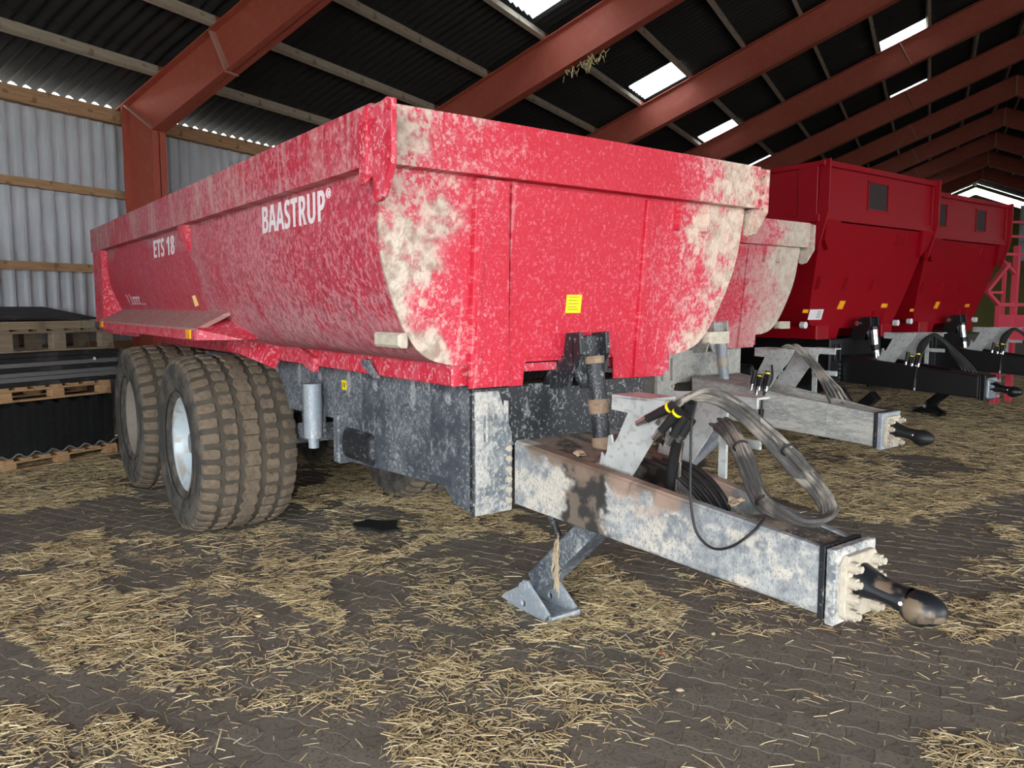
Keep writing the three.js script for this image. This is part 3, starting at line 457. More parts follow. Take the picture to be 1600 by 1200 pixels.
  if (full) {
    part('lettering', word('BAASTRUP', 1.63, 2.46, 2.07, 2.215, 1.151), matWhite, t, 'white lettering BAASTRUP');
    const ring = flat(new THREE.TorusGeometry(0.021, 0.0028, 6, 24).translate(2.505, 2.19, 1.153));
    part('registered_mark', merge([ring, word('R', 2.496, 2.514, 2.178, 2.202, 1.151)]), matWhite, t, 'white ring mark with the letter R');
    part('lettering', word('ETS 18', -0.89, -0.25, 2.06, 2.20, 1.151), matWhite, t, 'white lettering ETS 18');
    const mk = []; for (const [x0, x1, y0, y1] of [[-2.34, -2.27, 1.775, 1.785], [-2.31, -2.28, 1.71, 1.775], [-2.17, -2.15, 1.70, 1.79], [-2.10, -1.78, 1.745, 1.765], [-2.08, -2.04, 1.70, 1.745], [-1.98, -1.94, 1.70, 1.745], [-1.88, -1.84, 1.70, 1.745], [-2.25, -1.66, 1.693, 1.702]]) mk.push(box(x0, x1, y0, y1, 1.09, 1.097)); const mg = merge(mk), mp = mg.attributes.position;
    for (let i = 0; i < mp.count; i++) { const y = mp.getY(i); let z = 1.065; for (let k = 0; k + 1 < tubHalf.length; k++) if (tubHalf[k][1] >= y && tubHalf[k + 1][1] < y) z = tubHalf[k][0] + (tubHalf[k + 1][0] - tubHalf[k][0]) * (tubHalf[k][1] - y) / (tubHalf[k][1] - tubHalf[k + 1][1]); mp.setZ(i, z + 0.004 + (mp.getZ(i) - 1.09) * 0.3); }
    part('faded_mark', mg, matPaleMark, t, 'faded pale mark, mostly worn off');
    part('reflector', bbox(0.43, 0.53, 1.465, 1.525, 1.256, 1.272, 0.003), matAmber, t, 'yellow reflector'); part('reflector', bbox(-2.72, -2.62, 1.475, 1.53, 1.256, 1.272, 0.003), matAmber, t, 'yellow reflector');
    part('reflector_strip', bar(sp3(305, 461, 1.088), sp3(310, 477, 1.06), 0.05, 0.006), matYellowPale, t, 'pale yellow reflective strip');
  }
}
// --- chassis, drawbar and running gear shared by all trailers
const barTop = x => 1.01 - (x - 2.85) * 0.1006, barFoot = x => 0.685 - (x - 2.83) * 0.046;
const barZ = (x, z) => { const near = 0.345 - (x - 2.83) * 0.072, far = -0.345 + (x - 2.83) * 0.222; return far + (near - far) * (z / 0.2 + 1) / 2; };   // the bar narrows towards the coupling
const taper = g => { const p = g.attributes.position; for (let i = 0; i < p.count; i++) p.setZ(i, barZ(Math.min(4.44, p.getX(i)), p.getZ(i))); g.computeVertexNormals(); return g; };
function chassis(t, m) {
  const prof = [[-3.0, 1.26], [2.79, 1.29], [2.79, 0.665], [2.63, 0.675], [2.52, 0.755], [1.30, 0.70], [1.30, 0.955], [0.3, 0.93], [-3.0, 0.90]];
  for (const s of [1, -1]) part('chassis_rail', boxUV(extZ(prof, s > 0 ? 0.50 : -0.565, s > 0 ? 0.565 : -0.50, 0.006)), m.chassis, t);
  part('front_crossplate', boxUV(extX([[0.585, 1.29], [0.585, 0.66], [0.36, 0.66], [0.345, 0.69], [0.345, 0.985], [0.30, 1.0], [-0.30, 1.0], [-0.345, 0.985], [-0.345, 0.66], [-0.585, 0.66], [-0.585, 1.29]], 2.79, 2.83, 0.008)), m.cross, t);
  part('plate_face', boxUV(extX([[0.58, 1.27], [0.58, 0.665], [0.36, 0.665], [0.36, 1.05], [0.44, 1.27]], 2.83, 2.84, 0.003)), m.heavy, t, 'mud-splashed corner of the cross plate');
  part('plate_rib', boxUV(merge([bbox(2.84, 2.868, 1.03, 1.22, 0.52, 0.535, 0.004), bbox(2.84, 2.868, 1.03, 1.22, 0.40, 0.415, 0.004)])), m.heavy, t);
  for (let k = 0; k < 6; k++) part('bolt', bolt(2.846, 0.72 + k * 0.052, 0.385, 'x', 0.017, 0.016), m.bolt, t);
  for (const x of [-2.6, -1.05, 0.7, 2.0]) part('crossmember', boxUV(box(x, x + 0.12, 0.98, 1.22, -0.52, 0.52)), m.chassis, t);
  part('side_box', boxUV(flat(new RoundedBoxGeometry(0.42, 0.2, 0.14, 4, 0.055).translate(1.56, 0.825, 0.535))), m.sideBox ?? m.black, t, 'dark smooth cover on the chassis');
  part('side_bracket', boxUV(bbox(1.24, 1.32, 0.68, 0.99, 0.5, 0.6, 0.01)), m.chassis, t);
  part('lifting_eye', extZ([[590, 591], [583, 590], [566, 571], [564, 564], [570, 561], [576, 563]].map(q => sp(...q, 0.76)), 0.745, 0.765, 0.003), m.chassis, t);
  part('ram_body', boxUV(merge([rod([1.0, 0.81, 0.63], [1.0, 1.17, 0.63], 0.062), rod([1.0, 0.74, 0.63], [1.0, 0.81, 0.63], 0.035)])), m.stub ?? matZincDirty, t, 'pale round suspension accumulator');
  for (const x of [-0.17, -1.93]) { part('axle', boxUV(bbox(x - 0.075, x + 0.075, 0.58, 0.73, -0.95, 0.95, 0.008)), m.chassis, t); for (const s of [1, -1]) part('axle_arm', boxUV(merge([bar([x, 0.65, s * 0.45], [x + 0.75, 0.80, s * 0.45], 0.11, 0.1), box(x + 0.68, x + 0.82, 0.72, 0.95, s * 0.45 - 0.06, s * 0.45 + 0.06)])), m.chassis, t); }
  for (const [i, x] of [-0.17, -1.93].entries()) for (const s of [1, -1]) addWheel(t, x, s, { ...m.wheel, rim: i ? m.wheel.rim2 : m.wheel.rim }, 0.11 + i * 0.3 + (s < 0 ? 0.2 : 0));
}
function drawbar(t, m, dx = 0, dy = 0, dz = 0) {
  const before = t.children.length;
  const side = [[2.83, barTop(2.83)], [3.2, barTop(3.2)], [4.44, barTop(4.44)], [4.44, barFoot(4.44)], [2.83, barFoot(2.83)]];
  const uvw = g => planUV(taper(g), 'x', 2.6, 4.45, 0.55, 1.0);
  const cut = 0.135;
  part('drawbar_side', uvw(extZ(side, cut, 0.2, 0.012)), m.bar, t); part('drawbar_side', uvw(extZ(side, -0.2, -cut, 0.012)), m.bar, t);
  part('drawbar_floor', boxUV(taper((() => { const g = box(2.83, 4.42, 0, 0.03, -0.14, 0.14), p = g.attributes.position; for (let i = 0; i < p.count; i++) p.setY(i, p.getY(i) + barFoot(p.getX(i)) + 0.005); return g; })())), m.black, t);
  const lid = (x0, x1) => { const g = extY([[x0, -0.14], [x1, -0.14], [x1, 0.14], [x0, 0.14]], 0, 0.03), p = g.attributes.position; for (let i = 0; i < p.count; i++) p.setY(i, barTop(p.getX(i)) - 0.034 + p.getY(i)); return boxUV(taper(g)); };
  part('drawbar_lid', lid(2.83, 3.3), m.top, t);
  const endLid = (() => { const pts = [[4.43, -0.14], [4.43, 0.14], [4.02, 0.14]]; for (let i = 1; i < 10; i++) { const z = 0.14 - 0.28 * i / 10; pts.push([4.02 + 0.10 * (1 - (z / 0.14) ** 2), z]); } pts.push([4.02, -0.14]); const g = extY(pts, 0, 0.03), p = g.attributes.position; for (let i = 0; i < p.count; i++) p.setY(i, barTop(p.getX(i)) - 0.034 + p.getY(i)); return boxUV(taper(g)); })();
  part('drawbar_lid', endLid, m.top, t);
  // end plates, flange with bolts, coupling
  part('end_plate', boxUV(taper(extX([[0.215, 0.60], [0.215, 0.86], [-0.215, 0.86], [-0.215, 0.60]], 4.44, 4.462, 0.003))), m.black, t);
  part('end_plate', boxUV(taper(extX([[0.235, 0.595], [0.235, 0.86], [-0.235, 0.86], [-0.235, 0.595]], 4.475, 4.51, 0.004))), m.endFace, t);
  part('flange', boxUV(taper(extX([[0.15, 0.61], [0.19, 0.63], [0.19, 0.81], [0.15, 0.835], [-0.15, 0.835], [-0.19, 0.81], [-0.19, 0.63], [-0.15, 0.61]], 4.51, 4.535, 0.004))), m.cake, t);
  for (const z of [barZ(4.44, 0.14), barZ(4.44, -0.14)]) for (const y of [0.635, 0.69, 0.745, 0.80]) part('bolt', merge([bolt(4.545, y, z, 'x', 0.021, 0.03), bolt(4.56, y, z, 'x', 0.013, 0.03)]), m.cake, t);
  const neck = []; const N = 9; for (let i = 0; i <= N; i++) { const q = i / N, x = 4.53 + 0.17 * q; neck.push([x, 0.735 - 0.03 * q, 0.062 - 0.024 * Math.sin(q * Math.PI * 0.8), 0.07 - 0.02 * q]); }
  const ng = new THREE.CylinderGeometry(1, 1, 1, 24, N, true); { const p = ng.attributes.position; for (let i = 0; i < p.count; i++) { const q = p.getY(i) + 0.5, k = clamp(Math.round(q * N), 0, N), [x, y, ry, rz] = neck[k], cx = p.getX(i), cz = p.getZ(i); p.setXYZ(i, x, y + cx * ry, cz * rz); } ng.computeVertexNormals(); }
  const head = new THREE.SphereGeometry(0.068, 28, 20); { const p = head.attributes.position; for (let i = 0; i < p.count; i++) { let x = p.getX(i), y = p.getY(i), z = p.getZ(i); if (x > 0) x *= 1.22; y *= 0.86; if (y < 0 && x > 0.02) y *= 0.9; p.setXYZ(i, x + 4.735, y + 0.695, z * 0.95); } head.computeVertexNormals(); }
  part('coupling', boxUV(merge([flat(ng), flat(head)]).translate(0, 0.005, barZ(4.44, 0))), m.coupling, t, 'dark forged coupling head with a worn tip');
  part('grease_nipple', rod([4.70, 0.72, 0.058 + barZ(4.44, 0)], [4.705, 0.725, 0.075 + barZ(4.44, 0)], 0.006), matChrome, t);
  // support leg folded back onto the ground
  const leg = new THREE.Group(); leg.name = 'support_leg'; t.add(leg);
  part('leg_beam', boxUV((() => { const g = new RoundedBoxGeometry(0.125, 0.66, 0.13, 2, 0.015); g.applyQuaternion(new THREE.Quaternion().setFromUnitVectors(V3(0, 1, 0), V3(0.49, 0.46, 0).normalize())); return flat(g.translate(2.87, 0.385, 0.005)); })()), m.legMat, leg);
  const shoe = [[783, 932], [790, 925], [812, 915], [817, 906], [824, 908], [832, 922], [858, 962], [849, 974]].map(q => sp(...q, 0.1)).map(([x, y]) => [x, Math.max(0, y)]).reverse();
  for (const z of [0.085, -0.105]) part('shoe_plate', boxUV(extZ(shoe, z, z + 0.018, 0.003, [[2.60, 0.045, 0.018]])), m.legPale, leg);
  part('shoe_sole', boxUV(box(2.45, 2.83, 0, 0.012, -0.1, 0.1)), m.legPale, leg); part('shoe_toe', boxUV(bar([2.83, 0.02, -0.1], [2.83, 0.02, 0.1], 0.025, 0.04)), m.legPale, leg);
  part('shoe_pin', rod([2.60, 0.14, -0.12], [2.60, 0.14, 0.115], 0.026), matZincDirty, leg);
  part('leg_ram', merge([rod([2.72, 0.66, 0.06], [2.86, 0.46, 0.06], 0.02)]), m.black, leg);
  // tipping lock: bracket, ram
  const plate = [sp(877, 526, 0.1), sp(884, 521, 0.1), sp(908, 519, 0.1), sp(910, 553, 0.1), sp(893, 590, 0.1), sp(890, 606, 0.1), sp(846, 606, 0.1)].reverse();
  part('lock_bracket', boxUV(extZ(plate, 0.085, 0.11, 0.004)), m.blackBracket, t); part('lock_bracket', boxUV(extZ(plate, -0.09, -0.065, 0.004)), m.blackBracket, t);
  const c0 = sp(905, 519, 0.0), c1 = sp(950, 517, 0.0);
  part('lock_head', boxUV(extX([[0.11, 1.52], [0.11, 1.36], [0.05, 1.27], [-0.05, 1.27], [-0.13, 1.38], [-0.13, 1.53], [0.0, 1.535]], 2.99, 3.015, 0.004)), m.blackBracket, t);
  part('lock_pin', rod([2.90, 1.47, 0.06], [2.90, 1.47, 0.135], 0.03), m.pin, t);
  const r0 = [3.03, 1.42, -0.01], r1 = [3.10, 0.965, -0.01];
  part('tipping_ram', merge([rod(r0, r1, 0.048, 0.042, 20)]), m.ram, t); 
  const at = q => [r0[0] + (r1[0] - r0[0]) * q, r0[1] + (r1[1] - r0[1]) * q, r0[2]];
  for (const [a, b] of [[0.45, 0.60], [0.86, 1.0], [-0.02, 0.06]]) part('ram_mud', boxUV(rod(at(a), at(b), 0.052, 0.05, 14)), m.ramMud, t);
  // hose stand: two plates with hooks, joined by a top flange
  const stand = [[3.375, 1.275], [3.372, 1.215], [3.475, 1.21], [3.405, 1.08], [3.385, 1.06], [3.375, 1.10], [3.355, 1.095], [3.345, 1.02], [3.33, 0.99], [3.31, 1.01], [3.295, 0.94], [3.50, 0.925], [3.62, 1.10], [3.68, 1.165], [3.74, 1.265], [3.74, 1.285], [3.56, 1.285]].reverse();
  for (const z of [0.188, -0.20]) part('stand_plate', boxUV(extZ(stand, z, z + 0.012, 0.002, [[3.395, 1.245, 0.009], [3.66, 1.25, 0.009]])), m.galv, t);
  part('stand_flange', boxUV(box(3.375, 3.60, 1.272, 1.284, 0.03, 0.2)), m.galv, t);
  part('stand_arm', boxUV(merge([box(3.66, 3.86, 1.235, 1.285, -0.21, -0.195), box(3.66, 3.86, 1.275, 1.285, -0.29, -0.195), box(3.66, 3.88, 1.06, 1.10, -0.21, -0.195), box(3.66, 3.70, 0.90, 1.25, -0.215, -0.20)])), m.galv, t);
  if (dx || dy) for (const c of t.children.slice(before)) if (!/lock|ram|leg/.test(c.name)) c.position.add(V3(dx, dy, dz));
}
const curveHose = (pts, r, mat, t, name = 'hose') => part(name, boxUV(tube(pts, r, 64, 8)), mat, t);
const connector = (a, b, t, yellow = false) => { const g = new THREE.Group(); g.name = 'hose_connector'; t.add(g); const A = V3(...a), B = V3(...b), at = q => A.clone().lerp(B, q).toArray(); part('grip', rod(at(0), at(0.72), 0.022, 0.018, 12), matHoseBlack, g); part('plug', merge([rod(at(0.7), at(0.82), 0.02, 0.018, 12), rod(at(0.82), at(1), 0.015, 0.014, 12)]), matChrome, g); if (yellow) part('collar', rod(at(0.06), at(0.12), 0.0235, 0.0235, 12), matYellow, g); };

// --- first trailer
const mWheel = { tyre: matRubber, tread: matLug, groove: matGroove, rim: matRimLight, rim2: matRimDusty, hub: matZinc };
const m1 = { side: matSide, front: matFront, red: matRedDirty, dusty: matRedDusty, sticker: matYellow, stickerLabel: 'yellow printed sticker', print: true, chassis: matChassis, cross: matBlackSpeck, heavy: matChassisHeavy, black: matBlackSpeck, bolt: matMudCake, wheel: mWheel, sideBox: matBlackSpeck, bar: matDrawbar, top: matTopDirt, endFace: matChassisHeavy, cake: matMudCake, coupling: matForge, legMat: matChassis, legPale: matZincDirty, blackBracket: matBlackSpeck, pin: matRustMud, ram: matBlackSpeck, ramMud: matRustMud, galv: matGalv };
const t1 = thing('tipping_trailer', 'mud-splashed red tipping trailer lettered BAASTRUP and ETS 18', 'trailer', 'tipping trailers parked side by side');
t1.position.copy(ORG); t1.rotation.y = TRAILER_TURN;
dirtyTub(t1, m1, true); chassis(t1, m1); drawbar(t1, m1);
part('sticker', box(1.32, 1.39, 1.155, 1.215, 0.566, 0.568), matYellow, t1, 'small yellow warning sticker'); part('sticker_print', merge([bar([1.335, 1.17, 0.569], [1.35, 1.2, 0.569], 0.008, 0.001), bar([1.36, 1.17, 0.569], [1.375, 1.2, 0.569], 0.008, 0.001)]), matHoseBlack, t1);
{ // hoses over the stand, one bundle looped forwards
  const r = rngOf(12);
  for (let k = 0; k < 7; k++) {
    const j = (k - 3) * 0.85, d = (px, py, z) => { const q = sp3(px + j * (2.6 + r() * 1.8), py + Math.abs(j) * 1.2 - j * (1.8 + r() * 1.6), z); q[2] += (r() - 0.5) * 0.02; return q; };
    curveHose([d(1035, 655, 0.2), d(1060, 628, 0.18), d(1095, 613, 0.1), d(1140, 626, 0.0), d(1195, 672, -0.05), d(1245, 725, -0.08), d(1285, 770, -0.07), d(1297, 798, -0.03), d(1280, 815, 0.04), d(1243, 815, 0.10), d(1205, 794, 0.08), d(1184, 768, 0.02), d(1163, 715, -0.06), d(1148, 685, -0.12), d(1125, 660, -0.19), d(1098, 653, -0.22), d(1078, 658, -0.22), d(1062, 672, -0.16)], 0.0112, matHose, t1);
  }
  for (const [px, py] of [[1157, 697], [1193, 783], [1233, 703]]) { const c = sp3(px, py, px > 1200 ? -0.07 : px > 1180 ? 0.05 : -0.08); part('hose_tie', flat(new THREE.TorusGeometry(0.03, 0.005, 6, 18).rotateX(0.6).rotateY(1.0).translate(...c)), matHoseBlack, t1); }
  curveHose([sp3(1088, 628, 0.2), sp3(1081, 660, 0.24), sp3(1079, 720, 0.28), sp3(1080, 790, 0.31), sp3(1090, 835, 0.31), sp3(1112, 856, 0.305), sp3(1140, 855, 0.30), sp3(1175, 832, 0.28), sp3(1197, 808, 0.19)], 0.0052, matHoseBlack, t1, 'electric_cable');
  for (const [a, b, z] of [[[1052, 634], [996, 662], 0.235], [[1062, 641], [1022, 686], 0.235], [[1072, 648], [1044, 694], 0.21], [[1080, 655], [1060, 690], 0.19]]) connector(sp3(...a, z), sp3(...b, z + 0.01), t1, a[0] < 1065);
  curveHose([sp3(1078, 628, 0.16), sp3(1068, 660, 0.14), sp3(1056, 700, 0.1), sp3(1050, 730, 0.08), sp3(1046, 768, 0.06)], 0.022, matHoseBlack, t1);
  curveHose([sp3(1066, 690, 0.05), sp3(1062, 730, 0.05), sp3(1062, 765, 0.05)], 0.008, matHose, t1);
  for (let k = 0; k < 4; k++) curveHose([[3.45 + k * 0.02, 0.98, 0.06 - k * 0.04], [3.6 + k * 0.02, 0.95, 0.05 - k * 0.04], [3.75 + 0.02 * k, 0.86, 0.04 - k * 0.03], [3.85, 0.75, 0.02 - k * 0.03]], 0.012, matHoseBlack, t1);
}
// --- second trailer, same make, greyer with mud
const m2 = { ...m1, side: matSide, front: matFront2, red: matRedDirty, chassis: matMudGrey, cross: matMudGrey, heavy: matMudGrey, black: matBlackSpeck, bar: matMudGrey, top: matMudGrey, endFace: matZincDirty, coupling: matHoseBlack, legMat: matZincDirty, blackBracket: matMudGrey, pin: matMudGrey, ram: matZincDirty, ramMud: matMudCake, sticker: matWhite, stickerLabel: 'small white printed label', print: false, sideBox: matMudGrey };
const t2 = thing('tipping_trailer', 'smaller mud-greyed red tipping trailer between the lettered one and the clean ones', 'trailer', 'tipping trailers parked side by side');
const place = (t, u, z, turn = 0) => { t.position.copy(ORG).addScaledVector(UD, u).addScaledVector(WD, -z); t.rotation.y = TRAILER_TURN + turn; };
place(t2, -1.56, -2.96, 0.0);
dirtyTub(t2, m2, false); chassis(t2, m2); drawbar(t2, m2, 0.1, 0.05, -0.1);
part('sticker', onFront([[0.52, 1.74], [0.52, 1.64], [0.44, 1.64], [0.44, 1.74]], 0.034, 0.036), matYellow, t2, 'yellow sticker');
function hangingHoses(t, mat, seed, n = 5) {
  const r = rngOf(seed);
  for (let k = 0; k < n; k++) { const o = (k - n / 2) * 0.022; curveHose([[3.60 + o, 1.08, 0.02 + o], [3.64 + o, 1.25, -0.02], [3.72, 1.34 + r() * 0.03, -0.06 - o], [3.82 + r() * 0.02, 1.27, -0.12 - o], [3.94 + o, 1.14, -0.15], [4.05 + o, 1.0, -0.18 - o], [4.12 + o * 1.5, 0.86 + r() * 0.02, -0.21 - o]], 0.011, mat, t); }
  for (let k = 0; k < 5; k++) { const x = 3.58 + 0.035 * k, z = 0.23 - 0.02 * (k % 2); connector([x, 1.16 - 0.03 * (k % 3), z], [x - 0.01, 1.0 - 0.05 * (k % 2), z + 0.03], t, k % 2 > 0); }
  curveHose([[3.66, 1.2, 0.12], [3.70, 1.1, 0.17], [3.71, 0.95, 0.30], [3.71, 0.80, 0.315]], 0.008, matHoseBlack, t, 'electric_cable');
  connector([3.71, 0.86, 0.315], [3.71, 0.74, 0.32], t);
}
hangingHoses(t2, matHose, 3);
// --- clean high-sided trailers
const mNewWheel = { tyre: matRubberNew, tread: matRubberNew, groove: matRubberNew, rim: matZinc, rim2: matZinc, hub: matZinc };
const m3 = { ...m1, red: matRedClean, chassis: matBlackClean, cross: matBlackClean, heavy: matBlackClean, black: matBlackClean, bolt: matChrome, wheel: mNewWheel, bar: matBlackClean, top: matBlackClean, endFace: matBlackClean, cake: matZinc, coupling: matBlackClean, legMat: matBlackClean, legPale: matBlackClean, blackBracket: matBlackClean, pin: matChrome, ram: matChrome, ramMud: matBlackClean, galv: matGalv, stub: matBlackClean };
const bigX = y => y > 2.6 ? 3.06 : 3.06 - (2.6 - y) * 0.26;
function bigTub(t, windows, y0) {
  const R = matRedClean, half = new THREE.SplineCurve([[1.24, 3.24], [1.24, 2.9], [1.24, 2.68], [1.19, 2.45], [1.12, 2.1], [1.04, 1.75], [0.95, 1.5], [0.80, 1.42], [0.6, 1.41]].map(p => new THREE.Vector2(...p))).getPoints(24).map(p => [p.x, Math.min(3.24, p.y)]);
  const outer = [...half, ...half.slice().reverse().map(([z, y]) => [-z, y])], inner = outer.map(([z, y]) => [z - Math.sign(z) * 0.02 * (y > 1.43 ? 1 : 0.4), y + (y < 1.6 ? 0.02 : 0)]);
  const g = extX([...outer, ...inner.slice().reverse()], -3.2, 3), p = g.attributes.position; for (let i = 0; i < p.count; i++) if (p.getX(i) > 2.9) p.setX(i, bigX(p.getY(i)) - 0.01);
  part('tub_shell', smooth(g, 0.5), R, t);
  const onB = (pts, d0, d1, bev = 0) => { const q = extX(pts, d0, d1, bev), a = q.attributes.position; for (let i = 0; i < a.count; i++) a.setX(i, a.getX(i) + bigX(a.getY(i))); q.computeVertexNormals(); return q; };
  const fp = shapeOf(outer.filter((q, i, a) => i === 0 || Math.hypot(q[0] - a[i - 1][0], q[1] - a[i - 1][1]) > 0.004).filter(q => q[1] <= 2.62).map(q => [-q[0], q[1]]));
  const low = flat(ext(fp, 0.014).rotateY(Math.PI / 2)), lp = low.attributes.position; for (let i = 0; i < lp.count; i++) lp.setX(i, lp.getX(i) - 0.01 + bigX(lp.getY(i))); low.computeVertexNormals(); part('front_plate', low, R, t);
  // upper board with real window openings
  const s = shapeOf([[-1.23, 2.62], [1.23, 2.62], [1.23, 3.24], [-1.23, 3.24]]); for (const [a, b] of windows) s.holes.push(new THREE.Path([[-a, 2.80], [-a, 3.10], [-b, 3.10], [-b, 2.80]].map(q => new THREE.Vector2(...q))));
  part('front_board', flat(ext(s, 0.014).rotateY(Math.PI / 2).translate(3.05, 0, 0)), R, t);
  for (const [a, b] of windows) { part('window_mesh', box(3.052, 3.058, 2.80, 3.10, b, a), phys({ color: new THREE.Color(0x2a1416), roughness: 0.7, transmission: 0.35, thickness: 0 }), t, 'dark see-through mesh window'); part('window_rim', merge([box(3.06, 3.075, 2.78, 2.80, b - 0.02, a + 0.02), box(3.06, 3.075, 3.10, 3.12, b - 0.02, a + 0.02), box(3.06, 3.075, 2.78, 3.12, a, a + 0.02), box(3.06, 3.075, 2.78, 3.12, b - 0.02, b)]), R, t); }
  part('lower_rail', bbox(3.055, 3.10, 2.62, 2.70, -1.2, 1.2, 0.01), R, t); part('top_rail', merge([bbox(3.055, 3.11, 3.19, 3.25, -1.25, 1.25, 0.008), bbox(-3.2, 3.1, 3.19, 3.25, 1.2, 1.27, 0.008), bbox(-3.2, 3.1, 3.19, 3.25, -1.27, -1.2, 0.008)]), R, t);
  for (const k of [1, -1]) {
    part('corner_post', extZ([[3.05, 3.26], [3.16, 3.26], [3.16, 2.70], [3.05, 2.30], [3.0, 2.30]], k > 0 ? 1.235 : -1.26, k > 0 ? 1.26 : -1.235, 0.004), R, t);
    part('corner_post', extX([[k * 1.06, 2.62], [k * 1.235, 2.62], [k * 1.235, 3.2], [k * 1.205, 3.2], [k * 1.205, 2.66]], 3.065, 3.09, 0.003), R, t);
    part('post_gusset', onB([[k * 0.93, 2.62], [k * 1.22, 2.62], [k * 1.16, 2.40], [k * 1.05, 2.30]], 0.005, 0.06, 0.004), R, t);
    part('side_frame', merge([bbox(0.2, 3.05, 2.60, 2.68, k * 1.25 - 0.02, k * 1.25 + 0.02, 0.006), bbox(2.78, 3.02, 2.66, 3.2, k * 1.25 - 0.02, k * 1.25 + 0.02, 0.006), bbox(0.2, 0.35, 2.66, 3.2, k * 1.25 - 0.02, k * 1.25 + 0.02, 0.006)]), R, t);
    part('sill', boxUV(bbox(-3.1, 2.82, 1.29, 1.45, k > 0 ? 0.6 : -0.86, k > 0 ? 0.86 : -0.6, 0.01)), R, t);
    part('marker_lamp', rod([2.74, 1.46, k * 1.05], [2.80, 1.46, k * 1.05], 0.04), matWhite, t, 'round white lamp');
  }
  const lugs = []; for (const [z, y, dz] of [[1.02, 1.94, -0.05], [0.46, 1.94, -0.05], [-0.12, 1.94, -0.04], [-0.42, 2.48, 0], [-0.62, 2.48, 0], [-0.38, 1.55, 0], [-0.62, 1.55, 0]]) for (const q of [0, 0.035]) part('step_lug', onB([[z - q, y + 0.07], [z - q + dz * 0 + 0.0, y - 0.07], [z - q - 0.014, y - 0.07], [z - q - 0.014, y + 0.07]].reverse(), 0.0, 0.03, 0.002), R, t);
  part('front_leg', merge([onB([[0.55, 1.45], [0.55, 1.27], [0.30, 1.27], [0.30, 1.45]].reverse(), 0.0, 0.02), onB([[-0.3, 1.45], [-0.3, 1.27], [-0.55, 1.27], [-0.55, 1.45]].reverse(), 0.0, 0.02)]), R, t);
  const stick = (z0, z1, y0, y1, mt, lb, tilt = 0) => part('sticker', onB([[z0, y1], [z0 + tilt, y0], [z1 + tilt, y0], [z1, y1]], 0.005, 0.007), mt, t, lb);
  stick(0.42, 0.30, 1.64, 1.74, matAmber, 'amber sticker', 0.03); stick(1.28 - 0.14, 1.03, 1.60, 1.64, matAmber, 'amber reflector'); stick(-0.55, -0.70, 1.66, 1.71, matAmber, 'amber reflector');
  if (y0) { stick(1.0, 0.72, 1.52, 1.64, matWhite, 'white printed label'); part('sticker_print', merge([0, 1, 2, 3, 4].map(i => onB([[0.84, 1.62 - i * 0.018], [0.84, 1.612 - i * 0.018], [0.76, 1.612 - i * 0.018], [0.76, 1.62 - i * 0.018]], 0.007, 0.0076))), matGreyPrint, t); }
}
const t3 = thing('tipping_trailer', 'clean deep red high-sided trailer with one front window', 'trailer', 'tipping trailers parked side by side');
bigTub(t3, [[0.30, -0.13]], true); chassis(t3, m3); drawbar(t3, m3, -0.1, 0.09); hangingHoses(t3, matHoseBlack, 8);
place(t3, -2.06, -6.48);
const t4 = thing('tipping_trailer', 'clean deep red high-sided trailer with two front windows', 'trailer', 'tipping trailers parked side by side');
bigTub(t4, [[1.02, 0.75], [-0.20, -0.52]], false); chassis(t4, m3); drawbar(t4, m3, -0.1, 0.09); hangingHoses(t4, matHoseBlack, 9);
place(t4, -2.46, -9.75);

// ---------------------------------------------------------------- stacked building material by the left wall (barn frame)
const STK_F = -8.15, STK_B = -9.12;
function pallet(y0, l0, l1, mat, label, h = 0.14) {
  const t = thing('wooden_pallet', label, 'pallet'); barn(t); t.position.copy(toWorld((l0 + l1) / 2, y0, (STK_F + STK_B) / 2)); const X = (l1 - l0) / 2, Z = (STK_F - STK_B) / 2, b = 0.022, r = rngOf(Math.round(y0 * 100));
  for (const z of [-Z + 0.05, 0, Z - 0.05]) { part('runner', boxUV(bbox(-X, X, 0, b, z - 0.05, z + 0.05, 0.003)), mat, t); part('stringer', boxUV(bbox(-X, X, h - 2 * b, h - b, z - 0.05, z + 0.05, 0.003)), mat, t); for (const x of [-X + 0.07, 0, X - 0.07]) part('block', boxUV(bbox(x - 0.07, x + 0.07, b, h - 2 * b, z - 0.048, z + 0.048, 0.004)), mat, t); }
  for (let k = 0; k < 7; k++) { const x = -X + 0.06 + (2 * X - 0.12) * k / 6; part('deck_board', boxUV(bbox(x - 0.05, x + 0.05, h - b, h, -Z, Z, 0.003)), mat, t); }
  return t;
}
pallet(0, 4.40, 5.66, matPalletNew, 'bottom pale wooden pallet under the black corrugated sheets', 0.125);
{
  const W = 1.26, wave = ribbon(wavePts(W, 0.18, 0.024, 6), STK_F - STK_B - 0.02, 0.007);
  const sheet = (y, mat, label, group, dl, dn) => { const m = topMesh('corrugated_sheet', wave, mat, label, 'roofing sheet', group); barn(m); m.position.copy(toWorld(4.38 + dl, y, STK_B + 0.01 + dn)); return m; };
  const r = rngOf(31);
  sheet(0.156, matGreyWave, 'light grey corrugated roofing sheet at the bottom of the black stack', null, 0, 0.02);
  for (let k = 0; k < 44; k++) sheet(0.169 + k * 0.0116, matBlackWave, 'black corrugated roofing sheet in the stack between two pallets', 'stacked black corrugated sheets', (r() - 0.5) * 0.006, (r() - 0.5) * 0.012);
}
pallet(0.703, 4.40, 5.62, matPalletNew, 'middle wooden pallet with pale blocks above the corrugated sheets', 0.15);
